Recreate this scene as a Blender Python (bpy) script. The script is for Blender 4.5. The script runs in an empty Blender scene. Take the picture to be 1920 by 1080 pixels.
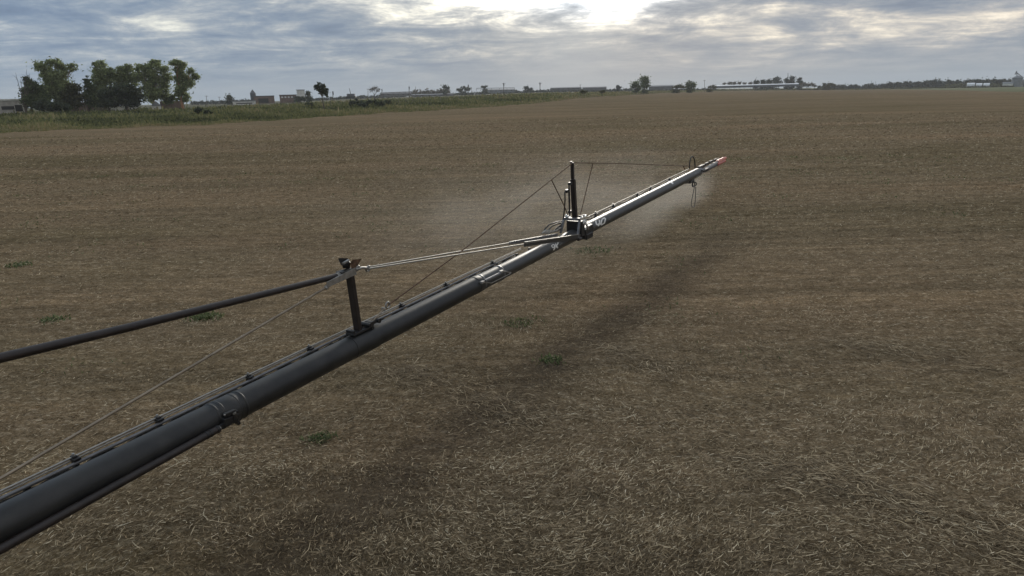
import bpy, bmesh, math, random
import numpy as np
from mathutils import Vector, Matrix
R_ = math.radians
random.seed(7); rng = np.random.default_rng(7)
sc = bpy.context.scene
col = sc.collection

# ------------------------------------------------------------------ camera
FPX = 1200.0; CH = 4.0
rho = math.atan(.0242); pit = math.atan(361 * math.cos(rho) / FPX)
cF = Vector((0, math.cos(pit), -math.sin(pit))); cU0 = Vector((0, math.sin(pit), math.cos(pit))); cR0 = Vector((1, 0, 0))
cR = cR0 * math.cos(rho) - cU0 * math.sin(rho); cU = cU0 * math.cos(rho) + cR0 * math.sin(rho)
CAM = Vector((0, 0, CH))
cd = bpy.data.cameras.new('camera'); cam = bpy.data.objects.new('camera', cd); col.objects.link(cam)
cam.matrix_world = Matrix(((cR.x, cU.x, -cF.x, 0), (cR.y, cU.y, -cF.y, 0), (cR.z, cU.z, -cF.z, CH), (0, 0, 0, 1)))
cd.sensor_width = 36; cd.lens = 36 * FPX / 1920; cd.clip_end = 20000; cd.clip_start = .05
sc.camera = cam

SUN_AZ, SUN_EL = 9.0, 11.0
# ------------------------------------------------------------------ sky
W = bpy.data.worlds.new('World'); sc.world = W; W.use_nodes = True
nt = W.node_tree; nt.nodes.clear()
def N(t, tree=None, **k):
    n = (tree or nt).nodes.new(t)
    for a, b in k.items(): setattr(n, a, b)
    return n
def LK(a, b, tree=None): (tree or nt).links.new(a, b)
def M_(op, a, b=None, c=None, tree=None, clamp=False):
    n = N('ShaderNodeMath', tree, operation=op); n.use_clamp = clamp
    for i, v in enumerate((a, b, c)):
        if v is None: continue
        if isinstance(v, (int, float)): n.inputs[i].default_value = v
        else: LK(v, n.inputs[i], tree)
    return n.outputs[0]
def RAMP(fac, stops, tree=None, interp='LINEAR'):
    n = N('ShaderNodeValToRGB', tree); cr = n.color_ramp; cr.interpolation = interp
    while len(cr.elements) < len(stops): cr.elements.new(.5)
    for e, (p, c) in zip(cr.elements, stops):
        e.position = p; e.color = (*c, 1) if len(c) == 3 else c
    LK(fac, n.inputs[0], tree); return n.outputs[0]
def MIXC(f, a, b, tree=None, mode='MIX'):
    n = N('ShaderNodeMix', tree, data_type='RGBA', blend_type=mode)
    for i, v in ((0, f), (6, a), (7, b)):
        if isinstance(v, (int, float)): n.inputs[i].default_value = v
        elif isinstance(v, tuple): n.inputs[i].default_value = (*v, 1)
        else: LK(v, n.inputs[i], tree)
    return n.outputs[2]
def COMB(x, y, z=0.0, tree=None):
    n = N('ShaderNodeCombineXYZ', tree)
    for i, v in enumerate((x, y, z)):
        if isinstance(v, (int, float)): n.inputs[i].default_value = v
        else: LK(v, n.inputs[i], tree)
    return n.outputs[0]
def NOISE(vec, scale, detail=5, rough=.55, dist=0, tree=None):
    n = N('ShaderNodeTexNoise', tree); n.inputs['Scale'].default_value = scale; n.inputs['Detail'].default_value = detail
    n.inputs['Roughness'].default_value = rough; n.inputs['Distortion'].default_value = dist
    LK(vec, n.inputs['Vector'], tree); return n.outputs[0]
def lin(r, g, b):
    f = lambda c: (c / 255 / 12.92) if c <= 10 else ((c / 255 + .055) / 1.055) ** 2.4
    return (f(r), f(g), f(b))

SKY_S = .1
tc = N('ShaderNodeTexCoord'); sp = N('ShaderNodeSeparateXYZ'); LK(tc.outputs['Generated'], sp.inputs[0])
sx, sy, sz = sp.outputs
u = M_('MULTIPLY', M_('ARCTAN2', sx, sy), 180 / math.pi)           # azimuth in degrees, 0 = north
v = M_('MULTIPLY', M_('ARCSINE', sz), 180 / math.pi)               # elevation in degrees
zc = M_('ADD', M_('MAXIMUM', sz, 0.0), .075)
plane = COMB(M_('DIVIDE', sx, zc), M_('DIVIDE', sy, zc))
mp = N('ShaderNodeMapping'); LK(plane, mp.inputs[0]); mp.inputs['Rotation'].default_value = (0, 0, R_(-8)); mp.inputs['Scale'].default_value = (1.0, 1.3, 1)
pl = mp.outputs[0]
n_fine = NOISE(pl, 1.15, 10, .66, .7)
n_big = NOISE(pl, .30, 5, .5, .4)
n_wisp = NOISE(COMB(M_('MULTIPLY', u, .13), M_('MULTIPLY', v, .42)), 1.3, 10, .66, .35)
def gauss(u0, v0, su, sv, wob=None):
    a = M_('DIVIDE', M_('SUBTRACT', u, u0), su); b = M_('DIVIDE', M_('SUBTRACT', v, v0), sv)
    q = M_('ADD', M_('MULTIPLY', a, a), M_('MULTIPLY', b, b))
    return M_('EXPONENT', M_('MULTIPLY', q, -1.0))
sun_g = gauss(4.5, 8.4, 13.5, 2.9)
sun_core = gauss(8.0, 9.6, 5.5, 2.2)
sun_w = gauss(5.0, 9.0, 30.0, 6.0)
left_hi = gauss(-33.0, 8.2, 15.0, 1.7)
left_mid = gauss(-30.0, 5.0, 14.0, .8)
left_dark = gauss(-30.0, 6.4, 17.0, .8)
right_str = gauss(31.0, 4.3, 15.0, 1.2)
band_dark = gauss(-10.0, 4.6, 12.0, 2.0)
# value = how thin the cloud is
val = M_('ADD', M_('MULTIPLY', n_fine, .85), M_('MULTIPLY', n_wisp, .95))
val = M_('ADD', val, M_('MULTIPLY', n_big, .85))
for g, k in ((sun_g, .37), (sun_w, .08), (left_hi, .10), (left_mid, .12), (left_dark, -.10), (right_str, .15), (band_dark, -.06)):
    val = M_('ADD', val, M_('MULTIPLY', g, k))
low = M_('SMOOTH_MIN', M_('DIVIDE', M_('MAXIMUM', v, 0.0), 3.6), 1.0, .3)           # near the horizon the layers melt together
val = M_('ADD', M_('MULTIPLY', M_('SUBTRACT', val, 1.29), low), .62)
S = 1 / SKY_S
def sc3(c, k=1.0): return tuple(x * S * k for x in c)
clouds = RAMP(M_('SUBTRACT', val, .3), [(.0, lin(96, 110, 128)), (.22, lin(112, 126, 143)), (.34, lin(128, 139, 151)), (.44, lin(148, 154, 160)), (.53, lin(174, 175, 173)), (.64, lin(212, 208, 195)), (.80, lin(248, 242, 224))])
# warm / cool shift : the right half is greyer, the left is bluer
side = M_('MULTIPLY', M_('ADD', u, 40.0), 1 / 80, clamp=True)
tint = RAMP(side, [(0, (.91, .99, 1.09)), (.5, (1, 1, 1)), (1, (1.06, 1.0, .98))])
clouds = MIXC(1.0, clouds, tint, mode='MULTIPLY')
hor = M_('EXPONENT', M_('MULTIPLY', M_('MAXIMUM', v, 0.0), -.55))
clouds = MIXC(M_('MULTIPLY', hor, .7), clouds, lin(134, 148, 160))
shaft = M_('MULTIPLY', gauss(5.5, 3.2, 4.6, 3.6), .30)
clouds = MIXC(shaft, clouds, lin(176, 183, 186))
high = RAMP(M_('MULTIPLY', v, 1 / 90, clamp=True), [(0, (1, 1, 1)), (.12, (1, 1, 1)), (.3, (1.6, 1.52, 1.42)), (1, (2.1, 1.98, 1.82))])
clouds = MIXC(1.0, clouds, high, mode='MULTIPLY')
sunlit = M_('ADD', M_('MULTIPLY', M_('MULTIPLY', sun_g, M_('SUBTRACT', val, .72, clamp=True)), 4.0), M_('MULTIPLY', M_('MULTIPLY', sun_core, M_('SUBTRACT', val, .58, clamp=True)), 34.0))
mul = N('ShaderNodeVectorMath', operation='SCALE'); LK(clouds, mul.inputs[0]); LK(M_('MULTIPLY', M_('ADD', sunlit, 1.0), S), mul.inputs['Scale'])
nsky = N('ShaderNodeTexSky', sky_type='NISHITA', sun_disc=False, sun_elevation=R_(SUN_EL), sun_rotation=R_(SUN_AZ), air_density=1, dust_density=2)
skyc = MIXC(.988, nsky.outputs[0], mul.outputs[0])
bg = N('ShaderNodeBackground'); LK(skyc, bg.inputs[0]); bg.inputs[1].default_value = SKY_S
LK(bg.outputs[0], N('ShaderNodeOutputWorld').inputs[0])
W.cycles.sampling_method = 'MANUAL'; W.cycles.sample_map_resolution = 1024

ld = bpy.data.lights.new('sun', 'SUN'); ld.energy = 1.7; ld.angle = R_(12); ld.color = (1, .93, .82)
lo = bpy.data.objects.new('sun', ld); col.objects.link(lo); lo.location = (0, 0, 60)
sd = Vector((math.sin(R_(SUN_AZ)) * math.cos(R_(SUN_EL)), math.cos(R_(SUN_AZ)) * math.cos(R_(SUN_EL)), math.sin(R_(SUN_EL))))
lo.rotation_euler = (-sd).to_track_quat('-Z', 'Y').to_euler()

sc.view_settings.view_transform = 'Standard'; sc.view_settings.look = 'None'
sc.view_settings.exposure = 0.4; sc.view_settings.gamma = 1.0; sc.view_settings.use_curve_mapping = False
sc.cycles.use_denoising = True
sc.cycles.max_bounces = 6; sc.cycles.volume_bounces = 1; sc.cycles.transparent_max_bounces = 8
sc.cycles.volume_step_rate = 2.0

# ------------------------------------------------------------------ helpers
def ray(x, y): return (cF * FPX + cR * (x - 960) + cU * (540 - y)).normalized()
def az_of(x):
    r = ray(x, 202 - .0242 * x); return math.atan2(r.x, r.y)
_xs = np.arange(-1500, 3600, 20); _az = np.array([az_of(x) for x in _xs])
def tbl(az, pts):                                   # table in picture columns, looked up by azimuth
    return np.interp(az, [az_of(p[0]) for p in pts], [p[1] for p in pts])
def sm(x, a, b):
    t = np.clip((x - a) / (b - a), 0, 1); return t * t * (3 - 2 * t)
EDGE = [(-1200, 190), (-400, 150), (0, 140), (400, 139), (560, 160), (700, 186), (850, 212), (1000, 262), (1159, 460), (1340, 900), (1500, 950), (1640, 950), (1760, 640), (1900, 400), (2300, 380), (3200, 500)]
SWELL = [(0, 0), (360, 0), (560, 1), (680, 2.5), (1000, 6), (1340, 4.5), (1620, 1), (1900, 0)]
PLAT = [(-600, 2.0), (400, 2.0), (560, 2.2), (680, 2.4), (1000, 2.2), (1200, 1.2), (1340, .3), (1500, 0)]
def ground(r, az):
    e = tbl(az, EDGE)
    return tbl(az, PLAT) * sm(r, e - 5, e + 95) + tbl(az, SWELL) / FPX * r * sm(r, 110, 420)
def gz(x, y): return float(ground(math.hypot(x, y), math.atan2(x, y)))
def G(px, r, dz=0.0):                               # ground point in the direction of picture column px, r metres away
    a = az_of(px); return Vector((r * math.sin(a), r * math.cos(a), float(ground(r, a)) + dz))
def wp(px, py, r):                                  # point r metres away (horizontally) seen at px, py
    d = ray(px, py); k = r / math.hypot(d.x, d.y); return CAM + d * k
def mpp(px, r):                                     # metres per picture pixel there
    return (G(px, r) - CAM).dot(cF) / FPX
def gp(px, py):                                     # flat ground seen at px, py
    d = ray(px, py); return CAM + d * (-CH / d.z)

def setp(o, label=None, cat=None, group=None, kind=None):
    if label: o['label'] = label
    if cat: o['category'] = cat
    if group: o['group'] = group
    if kind: o['kind'] = kind
    return o
class MB:
    def __init__(s): s.v = []; s.f = []
    def add(s, vs, fs):
        o = len(s.v); s.v += [tuple(p) for p in vs]; s.f += [tuple(i + o for i in f) for f in fs]; return s
    def box(s, c, size, R=None):
        hx, hy, hz = [q / 2 for q in size]; c = Vector(c)
        vs = [Vector((a * hx, b * hy, d * hz)) for a in (-1, 1) for b in (-1, 1) for d in (-1, 1)]
        if R is not None: vs = [R @ q for q in vs]
        return s.add([c + q for q in vs], [(0, 1, 3, 2), (4, 6, 7, 5), (0, 4, 5, 1), (2, 3, 7, 6), (0, 2, 6, 4), (1, 5, 7, 3)])
    def bar(s, p, q, w, h=None, up=(0, 0, 1), w2=None, h2=None):
        p = Vector(p); q = Vector(q); h = h or w; w2 = w2 or w; h2 = h2 or h; t = (q - p).normalized(); up = Vector(up)
        if abs(t.dot(up)) > .95: up = Vector((1, 0, 0))
        sd_ = t.cross(up).normalized(); u2 = sd_.cross(t)
        vs = []
        for P_, ww, hh in ((p, w, h), (q, w2, h2)):
            for a, b in ((-1, -1), (1, -1), (1, 1), (-1, 1)): vs.append(P_ + sd_ * a * ww / 2 + u2 * b * hh / 2)
        return s.add(vs, [(3, 2, 1, 0), (4, 5, 6, 7), (0, 1, 5, 4), (1, 2, 6, 5), (2, 3, 7, 6), (3, 0, 4, 7)])
    def tube(s, pts, r, n=10, cap=True):
        pts = [Vector(p) for p in pts]; m = len(pts); rs = r if isinstance(r, (list, tuple)) else [r] * m
        t0 = (pts[1] - pts[0]).normalized(); up = Vector((0, 0, 1)) if abs(t0.z) < .9 else Vector((1, 0, 0))
        vs = []; fs = []; sdv = t0.cross(up).normalized()
        for i, p in enumerate(pts):
            t = (pts[min(i + 1, m - 1)] - pts[max(i - 1, 0)]).normalized()
            sdv = (sdv - t * sdv.dot(t)).normalized(); u2 = t.cross(sdv)
            for k in range(n):
                a = 2 * math.pi * k / n; vs.append(p + (sdv * math.cos(a) + u2 * math.sin(a)) * rs[i])
        for i in range(m - 1):
            for k in range(n):
                a = i * n + k; b = i * n + (k + 1) % n; fs.append((a, a + n, b + n, b))
        if cap:
            o2 = len(vs); vs += vs[:n] + vs[(m - 1) * n:m * n]; fs.append(tuple(o2 + k for k in range(n))); fs.append(tuple(o2 + n + k for k in reversed(range(n))))
        return s.add(vs, fs)
    def ring(s, c, R0, r, nrm, n=24, k=8, sx_=1.0, ax=None):
        c = Vector(c); nrm = Vector(nrm).normalized(); a = Vector(ax).normalized() if ax else nrm.orthogonal().normalized(); b = nrm.cross(a)
        vs = []; fs = []
        for i in range(n):
            t = 2 * math.pi * i / n; dirv = a * math.cos(t) * sx_ + b * math.sin(t); e = dirv.normalized()
            for j in range(k):
                w = 2 * math.pi * j / k; vs.append(c + dirv * R0 + (e * math.cos(w) + nrm * math.sin(w)) * r)
        for i in range(n):
            for j in range(k):
                fs.append((i * k + j, ((i + 1) % n) * k + j, ((i + 1) % n) * k + (j + 1) % k, i * k + (j + 1) % k))
        return s.add(vs, fs)
    def build(s, name, mat, parent=None, smooth=False, bevel=0):
        me = bpy.data.meshes.new(name); me.from_pydata(s.v, [], s.f); me.materials.append(mat)
        if not name.startswith(('painted', 'sticker', 'white_tape')):
            bm = bmesh.new(); bm.from_mesh(me)
            if 'tube' in name or name in ('end_cap', 'sleeve'): bmesh.ops.reverse_faces(bm, faces=bm.faces)
            else: bmesh.ops.recalc_face_normals(bm, faces=bm.faces)
            bm.to_mesh(me); bm.free()
        if smooth:
            me.polygons.foreach_set('use_smooth', [len(p.vertices) == 4 for p in me.polygons])
        o = bpy.data.objects.new(name, me); col.objects.link(o)
        if parent: o.parent = parent
        if bevel:
            b = o.modifiers.new('bevel', 'BEVEL'); b.width = bevel; b.segments = 2; b.limit_method = 'ANGLE'
        return o
def np_mesh(name, verts, quads, mat, parent=None, attr=None, n=4):
    me = bpy.data.meshes.new(name)
    verts = np.asarray(verts, np.float32).reshape(-1, 3); quads = np.asarray(quads, np.int32).reshape(-1, n)
    me.vertices.add(len(verts)); me.vertices.foreach_set('co', verts.ravel())
    me.loops.add(quads.size); me.loops.foreach_set('vertex_index', quads.ravel())
    me.polygons.add(len(quads)); me.polygons.foreach_set('loop_start', np.arange(0, quads.size, n, dtype=np.int32))
    me.update(calc_edges=True)
    if attr is not None:
        a = me.attributes.new('tone', 'FLOAT', 'POINT'); a.data.foreach_set('value', np.asarray(attr, np.float32))
    me.materials.append(mat)
    o = bpy.data.objects.new(name, me); col.objects.link(o)
    if parent: o.parent = parent
    return o
def empty(name, loc, rz=0, **k):
    o = bpy.data.objects.new(name, None); col.objects.link(o); o.location = loc; o.rotation_euler = (0, 0, rz); o.empty_display_size = .3
    return setp(o, **k)

def mat(name, c, rough=.6, metal=0, var=.15, nscale=6, bump=0, coat=0, spec=.5, rvar=0, c2=None):
    m = bpy.data.materials.new(name); m.use_nodes = True; t = m.node_tree; b = t.nodes['Principled BSDF']
    g = N('ShaderNodeTexCoord', t); nz = NOISE(g.outputs['Object'], nscale, 5, .6, 0, t)
    a = tuple(x * (1 - var) for x in c); d = c2 or tuple(min(1, x * (1 + var)) for x in c)
    LK(RAMP(nz, [(.35, a), (.65, d)], t), b.inputs['Base Color'], t)
    b.inputs['Roughness'].default_value = rough; b.inputs['Metallic'].default_value = metal
    b.inputs['Coat Weight'].default_value = coat; b.inputs['Specular IOR Level'].default_value = spec
    if rvar:
        n2 = NOISE(g.outputs['Object'], nscale * 2.3, 6, .7, 0, t)
        LK(M_('ADD', M_('MULTIPLY', n2, rvar * 2, tree=t), rough - rvar, tree=t), b.inputs['Roughness'], t)
    if bump:
        bp = N('ShaderNodeBump', t); bp.inputs['Strength'].default_value = bump; bp.inputs['Distance'].default_value = .02
        LK(nz, bp.inputs['Height'], t); LK(bp.outputs[0], b.inputs['Normal'], t)
    return m
def tone_mat(name, stops, rough=.8, trans=0.0, spec=.2):
    m = bpy.data.materials.new(name); m.use_nodes = True; t = m.node_tree; b = t.nodes['Principled BSDF']
    at = N('ShaderNodeAttribute', t, attribute_name='tone')
    c = RAMP(at.outputs['Fac'], stops, t); LK(c, b.inputs['Base Color'], t)
    b.inputs['Roughness'].default_value = rough; b.inputs['Specular IOR Level'].default_value = spec
    if trans:
        tr = N('ShaderNodeBsdfTranslucent', t); LK(c, tr.inputs[0], t)
        mx = N('ShaderNodeMixShader', t); mx.inputs[0].default_value = trans
        LK(b.outputs[0], mx.inputs[1], t); LK(tr.outputs[0], mx.inputs[2], t); LK(mx.outputs[0], t.nodes['Material Output'].inputs[0], t)
    return m

# ------------------------------------------------------------------ boom frame (needed for ground marks too)
dB = ray(1625.5, 162.6); dB.z = 0; dB.normalize(); nB = Vector((-dB.y, dB.x, 0)); ZB = 1.2
_v = ray(0, 985); B0 = CAM + _v * ((CH - ZB) / -_v.z)
def P(x, y, a=0.0):                                 # local (s, a, z) of what is seen at x, y on the upright plane a metres behind the boom axis
    w = ray(x, y); k = ((B0 - CAM).dot(nB) + a) / w.dot(nB); q = CAM + w * k
    return Vector(((q - B0).dot(dB), a, q.z))
def S_(x, a=0.0): return P(x, 985 - .5059 * x, a).x
TR0 = gp(1340, 468); TR1 = gp(620, 975)             # ends of the darker band across the ground
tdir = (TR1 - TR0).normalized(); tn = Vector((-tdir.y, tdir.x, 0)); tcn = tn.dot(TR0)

# ------------------------------------------------------------------ ground materials
def field_mat():
    m = bpy.data.materials.new('stubble_field'); m.use_nodes = True; t = m.node_tree; b = t.nodes['Principled BSDF']
    g = N('ShaderNodeNewGeometry', t); pos = g.outputs['Position']
    def map_(s, rot=0):
        q = N('ShaderNodeMapping', t); LK(pos, q.inputs[0], t); q.inputs['Scale'].default_value = s; q.inputs['Rotation'].default_value = (0, 0, rot); return q.outputs[0]
    fine = NOISE(map_((1, 1, 1)), 26, 6, .75, 0, t)
    mid = NOISE(map_((.8, 2.2, 1), .15), 1.6, 6, .7, .4, t)
    speck = NOISE(map_((1, 1.6, 1), .3), 5.5, 4, .8, 0, t)
    big = NOISE(map_((.5, 1.5, 1), .1), .07, 5, .6, .5, t)
    rows = NOISE(map_((.02, .75, 1), -.05), 1.3, 6, .75, .3, t); rows2 = NOISE(map_((.012, .11, 1), -.05), 1.0, 3, .6, .3, t)
    c = RAMP(fine, [(.3, (.052, .037, .021)), (.5, (.145, .108, .062)), (.7, (.29, .225, .14))], t)
    c = MIXC(RAMP(speck, [(.52, (0, 0, 0)), (.74, (.75, .75, .75))], t), c, (.45, .37, .245), t)
    c = MIXC(1.0, c, RAMP(mid, [(.3, (.62, .60, .56)), (.5, (1, 1, 1)), (.7, (1.3, 1.28, 1.24))], t), t, 'MULTIPLY')
    c = MIXC(1.0, c, RAMP(big, [(.3, (.84, .86, .80)), (.5, (1, 1, 1)), (.7, (1.14, 1.08, 1.06))], t), t, 'MULTIPLY')
    c = MIXC(1.0, c, RAMP(rows, [(.35, (.74, .75, .74)), (.5, (1, 1, 1)), (.65, (1.2, 1.18, 1.14))], t), t, 'MULTIPLY')
    c = MIXC(1.0, c, RAMP(rows2, [(.35, (.84, .86, .82)), (.5, (1, 1, 1)), (.65, (1.14, 1.1, 1.08))], t), t, 'MULTIPLY')
    # darker band : soil colour pulled to dark brown, wobbling edges
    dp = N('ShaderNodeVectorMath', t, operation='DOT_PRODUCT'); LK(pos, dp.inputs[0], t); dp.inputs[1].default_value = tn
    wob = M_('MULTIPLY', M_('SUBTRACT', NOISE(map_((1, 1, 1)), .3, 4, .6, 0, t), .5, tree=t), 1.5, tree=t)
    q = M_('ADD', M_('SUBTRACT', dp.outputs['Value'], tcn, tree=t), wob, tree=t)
    streak_mask = M_('EXPONENT', M_('MULTIPLY', M_('MULTIPLY', q, q, tree=t), -3.2, tree=t), tree=t)
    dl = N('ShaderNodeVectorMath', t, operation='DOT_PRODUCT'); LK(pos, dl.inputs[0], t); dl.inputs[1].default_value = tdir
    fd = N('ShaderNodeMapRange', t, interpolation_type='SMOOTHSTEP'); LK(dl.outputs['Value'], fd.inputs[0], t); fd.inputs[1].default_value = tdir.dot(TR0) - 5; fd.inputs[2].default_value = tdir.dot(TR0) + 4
    streak_mask = M_('MULTIPLY', streak_mask, fd.outputs[0], tree=t)
    c = MIXC(M_('MULTIPLY', streak_mask, .5, tree=t), c, (.045, .036, .027), t)
    c = MIXC(1.0, c, (1.14, 1.15, 1.24), t, 'MULTIPLY')
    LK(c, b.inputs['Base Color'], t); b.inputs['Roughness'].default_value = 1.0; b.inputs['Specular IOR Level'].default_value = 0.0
    bp = N('ShaderNodeBump', t); bp.inputs['Strength'].default_value = .7; bp.inputs['Distance'].default_value = .04
    LK(M_('ADD', fine, M_('MULTIPLY', mid, 1.5, tree=t), tree=t), bp.inputs['Height'], t); LK(bp.outputs[0], b.inputs['Normal'], t)
    return m
def land_mat():
    m = bpy.data.materials.new('rough_pasture'); m.use_nodes = True; t = m.node_tree; b = t.nodes['Principled BSDF']
    g = N('ShaderNodeNewGeometry', t); pos = g.outputs['Position']
    q = N('ShaderNodeMapping', t); LK(pos, q.inputs[0], t); q.inputs['Scale'].default_value = (1, 1.6, 1)
    a = NOISE(q.outputs[0], .35, 7, .7, .5, t); b2 = NOISE(q.outputs[0], .03, 5, .6, 1, t)
    c = RAMP(a, [(.3, (.028, .036, .014)), (.5, (.058, .070, .028)), (.7, (.12, .12, .055))], t)
    c = MIXC(RAMP(b2, [(.42, (0, 0, 0)), (.62, (.8, .8, .8))], t), c, (.105, .083, .05), t)
    sx3 = N('ShaderNodeSeparateXYZ', t); LK(pos, sx3.inputs[0], t); gm = N('ShaderNodeMapRange', t); LK(sx3.outputs[0], gm.inputs[0], t); gm.inputs[1].default_value = 190; gm.inputs[2].default_value = 260; gm.inputs[4].default_value = .4
    c = MIXC(gm.outputs[0], c, (.11, .135, .045), t)
    LK(c, b.inputs['Base Color'], t); b.inputs['Roughness'].default_value = 1; b.inputs['Specular IOR Level'].default_value = .05
    return m
M = {}
M['field'] = field_mat(); M['land'] = land_mat()

def polar(name, mtl, r0f, r1f, nr, log=True):
    azs = np.concatenate([np.linspace(-math.pi, -.9, 40)[:-1], np.linspace(-.9, .9, 260), np.linspace(.9, math.pi, 40)[1:-1]])
    na = len(azs); vs = []
    for i in range(nr + 1):
        t = i / nr
        a0 = r0f(azs); a1 = r1f(azs)
        r = a0 * (a1 / a0) ** t
        z = ground(r, azs)
        vs.append(np.stack([r * np.sin(azs), r * np.cos(azs), z], 1))
    V = np.concatenate(vs); i = np.arange(nr)[:, None]; k = np.arange(na)[None, :]
    k2 = (k + 1) % na
    Q = np.stack([i * na + k, i * na + k2, (i + 1) * na + k2, (i + 1) * na + k], -1).reshape(-1, 4)
    o = np_mesh(name, V, Q[:, ::-1], mtl)
    return o
edge_wob = lambda az: tbl(az, EDGE) * (1 + .012 * np.sin(az * 61) + .01 * np.sin(az * 137 + 1) + .006 * np.sin(az * 311))
# inner disc centre closed by a tiny hub ring
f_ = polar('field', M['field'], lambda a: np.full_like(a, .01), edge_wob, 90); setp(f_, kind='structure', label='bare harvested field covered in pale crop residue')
l_ = polar('ground', M['land'], edge_wob, lambda a: np.full_like(a, 3400.), 70); setp(l_, kind='structure', label='green and brown pasture land reaching the horizon')

# ------------------------------------------------------------------ straw litter
M['straw'] = tone_mat('dry_straw', [(0, (.042, .030, .018)), (.25, (.125, .092, .053)), (.5, (.285, .216, .130)), (.72, (.53, .43, .275)), (1, (.76, .655, .47))], .85, .05)
def litter():
    n = 700000
    r = np.exp(rng.uniform(math.log(4.2), math.log(125), n)); az = rng.uniform(-1.0, .98, n)
    x = r * np.sin(az); y = r * np.cos(az)
    # patchiness from summed waves
    def wv(x, y, k, seeds):
        s = 0
        for q in range(7):
            a = seeds[q] * 6.28; s = s + np.sin((x * math.cos(a) + y * math.sin(a)) * k * (1 + .35 * q) + seeds[q] * 40)
        return s / 7
    sd1 = rng.random(7); sd2 = rng.random(7); sd3 = rng.random(7)
    patch = wv(x, y, 1.1, sd1) + .8 * wv(x, y, 3.6, sd2)
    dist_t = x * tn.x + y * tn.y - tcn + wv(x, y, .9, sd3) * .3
    streak = np.exp(-dist_t ** 2 * 3.6) * sm(x * tdir.x + y * tdir.y, tdir.dot(TR0) - 5, tdir.dot(TR0) + 4)  # straw is sparser and darker along the ground band
    keep = rng.random(n) < np.clip(.86 + .16 * patch + .22 * np.sin((y + .05 * x) * 5.2 + 1.2 * wv(x, y, .4, sd2)) - .3 * streak, .4, 1) * np.interp(r, [28, 125], [1, 0])
    x, y, r, patch, streak = x[keep], y[keep], r[keep], patch[keep], streak[keep]; n = len(x)
    far = np.maximum(1, r / 14) ** .62
    L = (rng.gamma(3.0, .0112, n) + .018) * far
    longm = rng.random(n) < .02; L[longm] *= 3.4
    w = rng.uniform(.0018, .0041, n) * far ** 1.7 * np.where(longm, .8, 1)
    flow = wv(x, y, .55, sd3) * 2.6                               # straw lies in swirls
    th = np.where(rng.random(n) < .55, flow + rng.normal(0, .5, n), rng.uniform(0, 2 * math.pi, n))
    up = np.abs(rng.normal(0, .22, n)); st = rng.random(n) < .05; up[st] = rng.uniform(.5, 1.2, st.sum()); L[st] *= .55
    bend = rng.normal(0, .13, n)
    z0 = rng.uniform(.002, .045, n) * np.clip(1 + patch, .3, 2)
    dx = np.cos(th); dy = np.sin(th); px = -dy; py = dx
    tilt = rng.uniform(-.9, .9, n)
    wx = px * w * np.cos(tilt); wy = py * w * np.cos(tilt); wz = w * np.sin(tilt)
    V = np.zeros((n, 6, 3), np.float32)
    for j, s in enumerate((-.5, 0, .5)):
        cx = x + dx * L * s * np.cos(up) + px * bend * L * .5 * (0 if j != 1 else 1)
        cy = y + dy * L * s * np.cos(up) + py * bend * L * .5 * (0 if j != 1 else 1)
        cz = z0 + np.maximum(0, L * np.sin(up) * (s + .5))
        tap = (.7, 1, .45)[j]
        V[:, 2 * j] = np.stack([cx + wx * tap, cy + wy * tap, cz + wz * tap], 1); V[:, 2 * j + 1] = np.stack([cx - wx * tap, cy - wy * tap, cz - wz * tap], 1)
    rowy = y + .05 * x; rowt = .045 * np.sin(rowy * 5.2) + .06 * np.sin(rowy * 1.3 + wv(x, y, .3, sd1) * 2) + .06 * wv(rowy * 3 + x * .1, rowy * 2, 1.0, sd2)
    tone = np.clip(rng.beta(1.5, 2.7, n) + rowt + .045 * patch - .19 * streak + np.where(rng.random(n) < .05, .3, 0) + np.where(st, .1, 0), 0, 1)
    # ridges of longer matted stalks dragged together by the harvester
    RV = []; RT = []
    for pl_, m in (([(1380, 872), (1540, 892), (1690, 945), (1920, 1025), (2100, 1085)], 1500), ([(735, 698), (800, 712), (900, 752), (1010, 800)], 700), ([(1120, 655), (1180, 664), (1260, 700)], 330), ([(60, 500), (200, 560), (330, 640)], 260), ([(1560, 640), (1700, 662), (1900, 700)], 450)):
        pp = [gp(*q) for q in pl_]; seg = rng.integers(0, len(pp) - 1, m); tt = rng.random(m)
        A = np.array([[q.x, q.y] for q in pp]); d_ = A[seg + 1] - A[seg]; c_ = A[seg] + d_ * tt[:, None] + rng.normal(0, .20, (m, 2)); a_ = np.arctan2(d_[:, 1], d_[:, 0]) + rng.normal(0, .55, m)
        l_ = rng.uniform(.05, .26, m); w_ = rng.uniform(.002, .0045, m) * np.maximum(1, np.hypot(*c_.T) / 12); z_ = rng.uniform(.01, .05, m); cv = rng.normal(0, .06, m) * l_ * 3
        e = np.stack([np.cos(a_), np.sin(a_)], 1); g_ = np.stack([-e[:, 1], e[:, 0]], 1); blk = np.zeros((m, 6, 3), np.float32)
        for j, q in enumerate((-.5, 0, .5)):
            cc = c_ + e * (l_ * q)[:, None] + g_ * (cv * (j == 1))[:, None]
            for kk, sg in enumerate((-1, 1)): blk[:, 2 * j + kk, :2] = cc + g_ * (w_ * sg)[:, None]; blk[:, 2 * j + kk, 2] = z_ + .02 * (j == 1)
        RV.append(blk); RT.append(np.clip(rng.beta(2, 3.6, m), 0, 1))
    V[..., 2] += ground(np.hypot(x, y), np.arctan2(x, y))[:, None]
    V = np.concatenate([V] + RV); tone = np.concatenate([tone] + RT); n = len(V)
    b = np.arange(n)[:, None] * 6
    Q = np.concatenate([b + [0, 1, 3, 2], b + [2, 3, 5, 4]], 1).reshape(-1, 4)
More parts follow.
